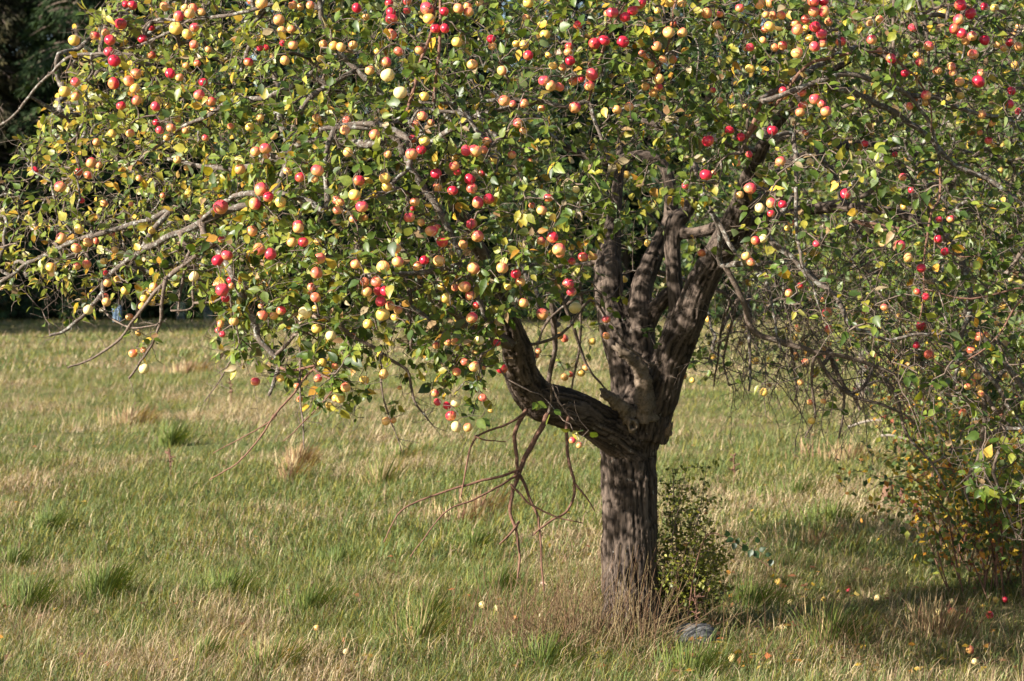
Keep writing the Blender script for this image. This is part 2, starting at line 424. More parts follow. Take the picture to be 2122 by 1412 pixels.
# ---------------------------------------------------------------- meadow grass (real blades)
TRUNK = np.array([0.64, 10.6])
def field_tone(xy):
    """0 green .. 1 dry straw, and a second field for pinkish brown patches"""
    s = np.column_stack([xy[:, 0] * 0.75 + xy[:, 1] * 0.10, xy[:, 1] * 0.5])
    d = n2(s, 1.3, 21, 4) * 0.66 + n2(s, 0.28, 27, 2) * 0.34
    q = n2(s, 0.55, 33, 3)
    return d, q
def blades(n, y0, y1, seed, lmin, lmax, w, tri_only, margin=1.22):
    g = np.random.default_rng(seed)
    y = np.sqrt(g.uniform(y0 ** 2, y1 ** 2, n))
    x = g.uniform(-1, 1, n) * (0.2572 * margin * y + 0.35)
    # gather into tufts
    tn = n // 9
    ty = np.sqrt(g.uniform(y0 ** 2, y1 ** 2, tn)); tx = g.uniform(-1, 1, tn) * (0.2572 * margin * ty + 0.35)
    idx = g.integers(0, tn, n); intuft = g.random(n) < 0.62
    rad = np.abs(g.normal(0, 0.05, n)) * (1 if not tri_only else 2.2); an = g.uniform(0, 2 * math.pi, n)
    x = np.where(intuft, tx[idx] + rad * np.cos(an), x); y = np.where(intuft, ty[idx] + rad * np.sin(an), y)
    xy = np.column_stack([x, y])
    dry, q = field_tone(xy)
    ln = g.uniform(lmin, lmax, n) * (0.55 + 0.9 * n2(xy, 1.1, 41, 2)) * np.where(intuft, 1.25 * (0.7 + 0.6 * g.random(tn)[idx]), 0.8)
    under = np.hypot((x - 1.9) / 2.2, (y - 10.3) / 1.3) < 1          # thin worn grass round the trunk and to its right
    keep = ~(under & (g.random(n) < 0.35)) & ~(pressed(x, y) & (g.random(n) < 0.85))
    ww = w * g.uniform(0.6, 1.3, n)
    az = np.where(intuft, an + g.normal(0, 0.5, n), g.uniform(0, 2 * math.pi, n))
    lean = g.uniform(0.35, 1.25, n)
    wl = n2(xy, 0.7, 45, 2) * 1.1 - 0.25
    dx = np.cos(az) * lean * 0.95 + 0.25 * wl; dy = np.sin(az) * lean * 0.95 - 0.05
    base = np.column_stack([x, y, ground_h(xy) - 0.01])
    side = np.column_stack([-np.sin(az + g.normal(0, 0.6, n)), np.cos(az), np.zeros(n)])
    side[:, 0] = np.sign(side[:, 0] + 1e-6) * np.maximum(np.abs(side[:, 0]), 0.45)
    side /= np.linalg.norm(side, axis=1, keepdims=True)
    up = np.sqrt(np.clip(1 - 0.35 * lean ** 2, 0.2, 1))
    mid = base + np.column_stack([dx * 0.35 * ln, dy * 0.35 * ln, 0.55 * ln * up])
    tip = base + np.column_stack([dx * ln * 0.95, dy * ln * 0.95, ln * np.maximum(up * 0.95 - 0.45 * lean ** 2, 0.08)])
    tip[:, 2] = np.maximum(tip[:, 2], base[:, 2] + 0.015)
    # colour
    fresh = np.array([[0.088, 0.132, 0.040], [0.135, 0.178, 0.060], [0.185, 0.212, 0.088], [0.105, 0.15, 0.060]])[g.integers(0, 4, n)]
    straw = np.array([[0.38, 0.31, 0.19], [0.31, 0.235, 0.155], [0.46, 0.39, 0.26], [0.25, 0.175, 0.125]])[g.integers(0, 4, n)]
    gold = np.array([0.22, 0.21, 0.05])
    pd = smooth(0.48, 0.64, dry + g.normal(0, 0.045, n)) * 0.85 + 0.10
    # towards the far hedge the hay gets paler, and under the tree the grass is dead
    pd = np.clip(pd + 0.15 * smooth(22, 60, y) + 0.20 * under, 0, 0.93)
    is_dry = g.random(n) < pd
    c = np.where(is_dry[:, None], straw, fresh)
    c = np.where(((g.random(n) < 0.25) & ~is_dry)[:, None], gold, c)
    c = c * g.uniform(0.75, 1.25, n)[:, None]
    c[:, 1] *= 0.97 + 0.06 * q
    ln_ok = keep
    base, mid, tip, side, ww, c = (a[ln_ok] for a in (base, mid, tip, side, ww, c))
    m = len(base)
    hw = side * (ww * 0.5)[:, None]
    if tri_only:
        V = np.stack([base - hw, base + hw, tip], 1).reshape(-1, 3)
        Fq = np.zeros((0, 4), int); Ft = np.arange(m)[:, None] * 3 + np.array([[0, 1, 2]])
        C = np.repeat(c, 3, 0)
    else:
        V = np.stack([base - hw, base + hw, mid + hw * 0.85, mid - hw * 0.85, tip], 1).reshape(-1, 3)
        Fq = np.arange(m)[:, None] * 5 + np.array([[0, 1, 2, 3]])
        Ft = np.arange(m)[:, None] * 5 + np.array([[3, 2, 4]])
        C = np.repeat(c, 5, 0)
    return V, Fq, Ft, C
parts = [blades(240000, 8.2, 13.0, 1, 0.05, 0.15, 0.0034, False),
         blades(170000, 13.0, 21.0, 2, 0.06, 0.16, 0.0055, False),
         blades(150000, 21.0, 40.0, 3, 0.07, 0.18, 0.011, True),
         blades(120000, 40.0, 90.0, 4, 0.10, 0.24, 0.030, True)]
V, Fq, Ft, C, o = [], [], [], [], 0
for v, q, t, c in parts:
    V.append(v); Fq.append(q + o); Ft.append(t + o); C.append(c); o += len(v)
me = make_mesh('grass', np.vstack(V), [np.vstack(Fq), np.vstack(Ft)], M_grass, attrs={'col': colattr(np.vstack(C))}, smooth_shade=False)
link('grass', me, kind='stuff', label='green and straw coloured meadow grass leaning in the wind', cat='grass')

def blade_tuft(center, n, length, spread, cols, seed, width=0.006, lean=0.7, bias=(0.25, 0)):
    g = np.random.default_rng(seed)
    az = g.uniform(0, 2 * math.pi, n); r = np.abs(g.normal(0, spread, n))
    x = center[0] + r * np.cos(az); y = center[1] + r * np.sin(az)
    base = np.column_stack([x, y, ground_h(np.column_stack([x, y])) - 0.01])
    ln = length * g.uniform(0.5, 1.15, n); le = lean * g.uniform(0.2, 1.2, n)
    d = np.column_stack([np.cos(az) * le + bias[0], np.sin(az) * le + bias[1], np.zeros(n)])
    sd = np.column_stack([np.maximum(np.abs(np.sin(az)), 0.45), np.cos(az) * 0.5, np.zeros(n)])
    hw = sd / np.linalg.norm(sd, axis=1, keepdims=True) * width * 0.5
    t = [0, 0.35, 0.7, 1.0]
    rows = [base + d * (ln * k ** 1.5)[:, None] * 0.8 + np.array([0, 0, 1.0]) * (ln * (k - 0.42 * le * k * k))[:, None] for k in t]
    V = np.stack([rows[0] - hw, rows[0] + hw, rows[1] + hw, rows[1] - hw, rows[2] + hw * 0.8, rows[2] - hw * 0.8, rows[3]], 1).reshape(-1, 3)
    b = np.arange(n)[:, None] * 7
    Q = np.vstack([b + np.array([[0, 1, 2, 3]]), b + np.array([[3, 2, 4, 5]])]); T = b + np.array([[5, 4, 6]])
    cc = np.asarray(cols)[g.integers(0, len(cols), n)] * g.uniform(0.75, 1.25, n)[:, None]
    return V, Q, T, np.repeat(cc, 7, 0)
GREENS = [(0.068, 0.105, 0.022), (0.10, 0.14, 0.03), (0.14, 0.17, 0.045), (0.08, 0.115, 0.035)]
STRAWS = [(0.36, 0.28, 0.15), (0.28, 0.20, 0.11), (0.44, 0.36, 0.22)]
BROWNS = [(0.22, 0.13, 0.08), (0.30, 0.20, 0.13), (0.18, 0.10, 0.07)]
tufts = [(215, 1240, 260, .30, .10, 0), (60, 1270, 180, .28, .09, 0), (100, 1105, 150, .24, .09, 0), (355, 925, 140, .34, .10, 0), (30, 1180, 120, .22, .08, 0),
         (870, 1350, 200, .30, .08, 2), (1725, 1345, 240, .30, .11, 2), (985, 1140, 120, .22, .1, 0), (470, 1235, 160, .22, .12, 0), (640, 1270, 150, .22, .1, 0),
         (1560, 1265, 260, .24, .16, 0), (1030, 1230, 130, .22, .1, 0), (790, 1010, 90, .34, .12, 1), (620, 975, 130, .34, .08, 3), (600, 1000, 80, .30, .08, 3),
         (270, 880, 120, .30, .25, 3), (390, 775, 120, .34, .35, 3), (1000, 1060, 130, .22, .18, 3), (960, 1085, 100, .2, .2, 3), (1760, 960, 160, .3, .3, 3),
         (1700, 1140, 140, .22, .2, 3), (1950, 1330, 160, .3, .15, 3), (830, 960, 120, .26, .12, 1), (1650, 1040, 160, .25, .18, 0), (1730, 1085, 140, .25, .15, 0),
         (880, 1290, 160, .22, .1, 2), (1130, 1385, 160, .22, .12, 0), (420, 1380, 160, .20, .12, 2), (560, 1390, 180, .22, .12, 2), (1440, 1400, 150, .2, .14, 0), (700, 1180, 150, .2, .12, 0)]
V, Fq, Ft, C, o = [], [], [], [], 0
for i, (u, v, n, ln, sp, kind) in enumerate(tufts):
    p = ground_at(u, v)
    cols = [GREENS, GREENS + STRAWS, GREENS + STRAWS[:1] + [(0.16, 0.15, 0.05)], STRAWS + BROWNS][kind]
    far = max(1.0, p[1] / 11)
    a = blade_tuft(p, n, ln, sp, cols, 100 + i, 0.0055 * far, 0.75)
    V.append(a[0]); Fq.append(a[1] + o); Ft.append(a[2] + o); C.append(a[3]); o += len(a[0])
me = make_mesh('grass_tussocks', np.vstack(V), [np.vstack(Fq), np.vstack(Ft)], M_grass, attrs={'col': colattr(np.vstack(C))}, smooth_shade=False)
link('grass_tussocks', me, kind='stuff', label='taller tufts of coarse green and bleached grass in the meadow', cat='grass')

# dead stalks round the foot of the tree
g = np.random.default_rng(5)
lines, cols = [], []
for i in range(1150):
    if i < 700: x = g.normal(0.45, 0.36); y = g.normal(10.22, 0.22)
    else: x = g.uniform(-0.3, 2.9); y = g.uniform(9.5, 10.7)
    ln = g.uniform(0.12, 0.55) * (1 if i < 700 else 0.55)
    if pressed(np.array([x]), np.array([y]))[0] or (abs(x - STONE_P[0]) < 0.2 and y < STONE_P[1]): continue
    z = ground_h(np.array([[x, y]]))[0]
    az = g.uniform(0, 6.28); le = abs(g.normal(0, 0.45))
    if g.random() < 0.28: le = g.uniform(1.2, 3.0)
    d = np.array([math.cos(az) * le + 0.12, math.sin(az) * le, 1.0]); d /= np.linalg.norm(d)
    p0 = np.array([x, y, z - 0.01]); p2 = p0 + d * ln; p1 = (p0 + p2) / 2 + g.normal(0, 0.02, 3)
    p1[2] = max(p1[2], z + 0.005); p2[2] = max(p2[2], z + 0.01)
    lines.append((np.array([p0, p1, p2]), np.array([0.0022, 0.0018, 0.0010]) * g.uniform(0.7, 1.2)))
    cols.append(np.array((STRAWS + [(0.26, 0.16, 0.10), (0.30, 0.20, 0.13), (0.18, 0.11, 0.07)])[g.integers(0, 6)]) * g.uniform(0.6, 1.0))
me = tubes_mesh('dry_stalks', lines, M_grass, 3, False, cols)
link('dry_stalks', me, kind='stuff', label='tangled dry straw stalks round the foot of the apple tree', cat='grass')

# ================================================================ THE APPLE TREE
TREE_BASE = np.array([0.64, 10.6, 0.0])
tree = empty('apple_tree', TREE_BASE, 'old spreading apple tree with forked dark trunk, low elbowed limb and laden drooping crown', 'apple tree')
def tlink(name, me, parent=None, **kw):
    o = link(name, me, parent if parent is not None else tree, **kw)
    if parent is None: o.location = -TREE_BASE          # meshes are written in world coordinates
    return o
def pxline(pts, Ys):
    n = len(pts)
    if np.isscalar(Ys): Ys = [Ys] * n
    Ys = np.interp(np.linspace(0, 1, n), np.linspace(0, 1, len(Ys)), Ys)
    return np.array([P(u, v, y) for (u, v), y in zip(pts, Ys)])
PXM = F / 10.6
# big wood: (centre u, v, radius px), depth list
WOOD = {
 'trunk': ([(1305, 1352, 92), (1306, 1322, 80), (1308, 1285, 68), (1312, 1230, 62), (1313, 1160, 60), (1311, 1080, 60), (1308, 1010, 60), (1307, 950, 60), (1312, 905, 66), (1326, 868, 62), (1335, 835, 50)], [10.6, 10.6, 10.62]),
 'elbow': ([(1312, 925, 50), (1270, 893, 44), (1218, 864, 42), (1167, 848, 43), (1118, 828, 42), (1084, 784, 38), (1070, 722, 31), (1054, 664, 25), (1026, 590, 20), (985, 505, 17), (930, 400, 14), (870, 300, 11), (835, 265, 9), (810, 215, 6)], [10.55, 10.45, 10.3, 10.1, 9.8, 9.4, 9.0, 8.7]),
 'pale': ([(1330, 900, 46), (1313, 840, 40), (1302, 770, 38), (1285, 700, 36), (1266, 630, 33), (1259, 560, 30), (1264, 505, 24), (1276, 420, 14), (1285, 340, 11), (1290, 240, 8)], [10.6, 10.7, 10.85, 11.0, 11.2]),
 'mid': ([(1345, 850, 42), (1338, 770, 38), (1330, 680, 30), (1330, 600, 24), (1354, 535, 21), (1376, 485, 19), (1392, 440, 16), (1380, 350, 13), (1330, 323, 12), (1250, 335, 10), (1160, 300, 8)], [10.65, 10.75, 10.85, 10.9, 10.9]),
 'cross': ([(1330, 705, 20), (1358, 645, 18), (1390, 606, 16)], [10.8, 10.7, 10.62]),
 'post': ([(1392, 700, 24), (1402, 640, 20), (1396, 560, 18), (1394, 490, 18), (1404, 455, 20), (1425, 436, 15), (1440, 380, 11), (1432, 312, 10), (1390, 272, 8), (1330, 250, 6)], [10.5, 10.55, 10.6, 10.6]),
 'main': ([(1340, 905, 48), (1362, 835, 42), (1382, 765, 40), (1408, 695, 38), (1440, 617, 34), (1480, 542, 32), (1512, 489, 31), (1534, 440, 28), (1560, 350, 18), (1610, 255, 13), (1690, 170, 9), (1790, 110, 6)], [10.55, 10.45, 10.3, 10.1, 9.7, 9.2]),
 'arm': ([(1400, 482, 14), (1440, 482, 13), (1485, 470, 14), (1530, 452, 15)], [10.6, 10.4, 10.15]),
 'right': ([(1500, 510, 26), (1560, 470, 18), (1650, 440, 14), (1760, 430, 12), (1870, 445, 11), (1958, 484, 9)], [10.15, 10.1, 9.8, 9.4, 9.1]),
 'back': ([(1534, 445, 22), (1580, 400, 16), (1660, 330, 13), (1780, 300, 10), (1900, 320, 8)], [10.1, 10.8, 11.6, 12.2]),
}
V, Q, T, o = [], [], [], 0
SK_P, SK_R, SK_L, SK_S = [], [], [], []       # skeleton samples of the big wood
limb_lines = {}
for li, (nm, (pts, Ys)) in enumerate(WOOD.items()):
    c = pxline([(a, b) for a, b, _ in pts], Ys)
    r = np.array([p[2] for p in pts]) / F * c[:, 1]
    c4 = catmull(np.column_stack([c, r]), 6)
    c, r = c4[:, :3], c4[:, 3]
    jit = (np.column_stack([fbm(c * 3.1 + 9 * k, 50 + k, 2) for k in range(3)]) - 0.5)
    c = c + jit * (r * 0.35)[:, None]
    s = np.concatenate([[0], np.cumsum(np.linalg.norm(np.diff(c, axis=0), axis=1))])
    limb_lines[nm] = (c, r)
    v, q, t = tube_arrays(c, r, 20, True)
    V.append(v); Q.append(q + o); T.append(t + o); o += len(v)
    SK_P.append(c); SK_R.append(r); SK_L.append(np.full(len(c), li)); SK_S.append(s)
# root flares
for a, ln in ((200, .30), (255, .26), (320, .28), (20, .25), (100, .25), (150, .22)):
    ca, sa = math.cos(math.radians(a)), math.sin(math.radians(a))
    b = P(1306, 1270, 10.6)
    p = np.array([b + [ca * .07, sa * .07, .03], b + [ca * .15, sa * .15, -.07], [b[0] + ca * ln, b[1] + sa * ln, -0.05]])
    v, q, t = tube_arrays(catmull(p, 3), np.linspace(.085, .03, 7), 10, True)
    V.append(v); Q.append(q + o); T.append(t + o); o += len(v)
tmp_me = make_mesh('tmp_wood', np.vstack(V), [np.vstack(Q), np.vstack(T)], M_bark)
tmp = bpy.data.objects.new('tmp_wood', tmp_me); col.objects.link(tmp)
rm = tmp.modifiers.new('remesh', 'REMESH'); rm.mode = 'VOXEL'; rm.voxel_size = 0.0095; rm.use_smooth_shade = True
sm = tmp.modifiers.new('smooth', 'SMOOTH'); sm.iterations = 4; sm.factor = 0.5
dg = bpy.context.evaluated_depsgraph_get()
ev = tmp.evaluated_get(dg).to_mesh()
nv = len(ev.vertices)
wv = np.empty(nv * 3, np.float32); ev.vertices.foreach_get('co', wv); wv = wv.reshape(-1, 3).astype(float)
wnm = np.empty(nv * 3, np.float32); ev.vertices.foreach_get('normal', wnm); wnm = wnm.reshape(-1, 3).astype(float)
nl = len(ev.loops); lo = np.empty(nl, np.int32); ev.loops.foreach_get('vertex_index', lo)
npg = len(ev.polygons); ls = np.empty(npg, np.int32); ev.polygons.foreach_get('loop_start', ls)
lt = np.empty(npg, np.int32); ev.polygons.foreach_get('loop_total', lt)
tmp.evaluated_get(dg).to_mesh_clear()
bpy.data.objects.remove(tmp)
quads = np.stack([lo[ls[lt == 4] + k] for k in range(4)], -1)
from mathutils.kdtree import KDTree
SKP = np.vstack(SK_P); SKR = np.concatenate(SK_R); SKL = np.concatenate(SK_L); SKS = np.concatenate(SK_S)
SKT = np.vstack([np.gradient(c, axis=0) for c in SK_P]); SKT /= np.linalg.norm(SKT, axis=1, keepdims=True)
best = np.full(nv, 1e9); bi = np.zeros(nv, int)
for k0 in range(0, nv, 4000):
    d = np.linalg.norm(wv[k0:k0 + 4000, None] - SKP[None], axis=2) - SKR[None]
    bi[k0:k0 + 4000] = d.argmin(1)
rel = wv - SKP[bi]; tt = SKT[bi]
along = (rel * tt).sum(1); s_co = SKS[bi] + along
perp = rel - tt * along[:, None]
ref = np.tile(np.array([0.0, -1.0, 0.15]), (nv, 1)); ea = ref - tt * (ref * tt).sum(1)[:, None]; ea /= np.linalg.norm(ea, axis=1, keepdims=True)
eb = np.cross(tt, ea)
th = np.arctan2((perp * eb).sum(1), (perp * ea).sum(1)) + s_co * 0.5
rr = np.maximum(SKR[bi], 0.02)
bark = np.column_stack([np.cos(th) * rr, np.sin(th) * rr, s_co + SKL[bi] * 7.0])
bs = bark * np.array([1, 1, 0.085])
wob = (np.column_stack([fbm(bark * 9 + 3 * k, 61 + k, 2) for k in range(3)]) - 0.5) * 0.035
r1 = np.abs(fbm((bs + wob) * 48, 71, 2) - 0.5) * 2
r2 = np.abs(fbm((bs + wob) * 105 + 5, 75, 2) - 0.5) * 2
lump = fbm(wv * 6.0, 80, 3) - 0.5
fiss = np.clip(1 - r1 * 5.0, 0, 1)
fiss2 = np.clip(1 - r2 * 4.0, 0, 1)
amp = np.clip(rr / 0.12, 0.25, 1.0)
disp = (-0.014 * fiss - 0.006 * fiss2 + 0.004 * (fbm(bark * 120, 83, 2) - 0.5)) * amp + 0.034 * lump * amp
crack = np.clip(fiss + 0.4 * fiss2, 0, 1)
wv2 = wv + wnm * disp[:, None]
lab = SKL[bi][quads[:, 0]]
# true normals of the whole wood so that the parts meet without a visible seam
fn = np.cross(wv2[quads[:, 2]] - wv2[quads[:, 0]], wv2[quads[:, 3]] - wv2[quads[:, 1]])
vn = np.zeros((nv, 3))
for k in range(4): np.add.at(vn, quads[:, k], fn)
vn /= np.linalg.norm(vn, axis=1, keepdims=True) + 1e-12
WOOD_PART = {}
wn_names = list(WOOD)
limb_label = {'elbow': 'low thick limb that elbows sideways and up', 'pale': 'pale upright limb with sunlit side', 'main': 'thickest dark limb leaning away from the fork'}
for li, nm in enumerate(wn_names):
    f = quads[lab == li]
    if len(f) == 0: continue
    u_, inv = np.unique(f, return_inverse=True)
    me = make_mesh('trunk' if nm == 'trunk' else 'limb', wv2[u_], [inv.reshape(f.shape)], M_bark,
                   attrs={'bark': ('FLOAT_VECTOR', 'POINT', bark[u_]), 'crack': ('FLOAT', 'POINT', crack[u_])})
    me.normals_split_custom_set_from_vertices(vn[u_].tolist())
    WOOD_PART[nm] = tlink('trunk' if nm == 'trunk' else 'limb', me, label=limb_label.get(nm))

# snags, stubs and the knot on the trunk
def stub(name, pts, Ys, rads, parent, seed, label=None, mat=None):
    c = pxline(pts, Ys); r = np.array(rads) / F * c[:, 1]
    c4 = catmull(np.column_stack([c, r]), 12)
    v, q, t = tube_arrays(c4[:, :3], c4[:, 3], 14, True)
    n = (fbm(v * np.array([75, 75, 22]), seed, 3) - 0.5) * 1.4
    cen = np.repeat(c4[:, :3], 14, 0); cen = np.vstack([cen, v[-2:]])
    v = v + (v - cen) * (n * 1.1)[:, None]
    g = np.random.default_rng(seed)
    e = (len(c4) - 1) * 14
    dirn = c4[-1, :3] - c4[-3, :3]; dirn /= np.linalg.norm(dirn)
    v[e:e + 14] += dirn[None] * g.uniform(-0.02, 0.035, 14)[:, None]       # splintered end
    me = make_mesh(name, v, [q, t], mat or M_dead)
    return tlink(name, me, parent, label=label)
TR = WOOD_PART['trunk']
stub('snag', [(1338, 872), (1336, 835), (1334, 790), (1325, 762), (1306, 742), (1280, 723)], [10.42, 10.38, 10.36, 10.33], [22, 19, 16, 14, 11, 8], TR, 301, 'bare weathered snag in the middle of the fork')
stub('stub', [(1306, 862), (1286, 842), (1266, 824), (1252, 816)], [10.42, 10.36, 10.3], [18, 14, 11, 9], TR, 302, 'short broken dark stub above the elbowed limb')
stub('stub', [(1376, 905), (1386, 895), (1390, 880)], [10.5, 10.45, 10.4], [10, 7, 4], TR, 303)
kc = P(1311, 882, 10.35)
ang = np.linspace(0, 2 * math.pi, 18, endpoint=False)
kv = []
for j, (rad_, dep) in enumerate([(0.036, 0.03), (0.032, -0.004), (0.024, -0.014), (0.017, -0.006), (0.012, 0.012), (0.004, 0.022)]):
    w = 1 + 0.16 * np.sin(ang * 3 + j) + 0.1 * np.sin(ang * 5 + 2 * j)
    kv.append(np.column_stack([kc[0] + np.cos(ang) * rad_ * w * 0.85, np.full(18, kc[1] + dep), kc[2] + np.sin(ang) * rad_ * w * 1.15]))
kv = np.vstack(kv); qs = []
for j in range(5):
    s = np.arange(18); qs.append(np.column_stack([j * 18 + s, j * 18 + (s + 1) % 18, (j + 1) * 18 + (s + 1) % 18, (j + 1) * 18 + s]))
tlink('knot', make_mesh('knot', kv, [np.vstack(qs)], M_dead), TR, label='ringed knot hole below the snag')

# ---------------------------------------------------------------- crown envelope
CX, CY = 0.45, 10.6
def dome_r(z):
    return np.sqrt(np.clip(1 - (np.clip(z - 1.3, 0, None) / 3.7) ** 2, 0, 1))
def dome_q(p):
    """<1 inside the crown"""
    p = np.atleast_2d(p)
    lump = (fbm(p * 1.3, 91, 2) - 0.5) * 0.34
    rx = np.where(p[:, 0] < CX, 3.45, 3.6)
    return np.sqrt(((p[:, 0] - CX) / rx) ** 2 + ((p[:, 1] - CY) / 2.75) ** 2) / np.maximum(dome_r(p[:, 2]), 1e-3) + lump
def yfront(u, v):
    Y = np.linspace(7.3, 10.6, 60)
    pts = np.array([P(u, v, y) for y in Y])
    ins = np.where(dome_q(pts) < 1)[0]
    return Y[ins[0]] if len(ins) else 10.2
def inpoly(u, v, poly):
    poly = np.asarray(poly, float); ins = np.zeros(len(u), bool)
    for i in range(len(poly)):
        (x1, y1), (x2, y2) = poly[i - 1], poly[i]
        c = ((y1 > v) != (y2 > v)) & (u < (x2 - x1) * (v - y1) / (y2 - y1 + 1e-9) + x1)
        ins ^= c
    return ins
HOLE = [(1210, 560), (1245, 470), (1310, 455), (1400, 415), (1500, 430), (1545, 480), (1545, 560), (1500, 640), (1470, 720), (1420, 800), (1420, 980), (1215, 980), (1205, 900), (1110, 895), (1030, 800), (1045, 650), (1100, 640), (1180, 640)]
vF = np.array([(-400, 560), (0, 585), (100, 635), (170, 650), (230, 625), (320, 610), (400, 590), (445, 690), (520, 750), (600, 800), (680, 830), (770, 820), (830, 745), (900, 800), (960, 840), (1015, 800), (1040, 680), (1100, 640), (1240, 560), (1300, 470), (1520, 470), (1560, 600), (1650, 660), (1760, 720), (1860, 780), (1900, 870), (2000, 980), (2122, 1120), (2500, 1200)], float)
vB = np.array([(-400, 520), (0, 480), (300, 540), (440, 610), (560, 660), (800, 690), (1000, 660), (1080, 650), (1240, 660), (1300, 690), (1420, 770), (1500, 790), (1620, 780), (1750, 760), (1900, 800), (2122, 900), (2500, 1000)], float)
uL = np.array([(-200, 300), (0, 225), (100, 165), (200, 120), (300, 50), (380, 5), (450, -60), (700, -200)], float)
def allowed(p, g):
    u, v = proj(p); y = p[:, 1]; n = len(p)
    front = y < 10.35
    jit = g.normal(0, 22, n)
    lim = np.where(front, np.interp(u, vF[:, 0], vF[:, 1]), np.interp(u, vB[:, 0], vB[:, 1]))
    ok = v + jit < lim
    ok &= ~(front & inpoly(u, v, HOLE))
    ok &= u + g.normal(0, 14, n) > np.interp(v, uL[:, 0], uL[:, 1])
    return ok

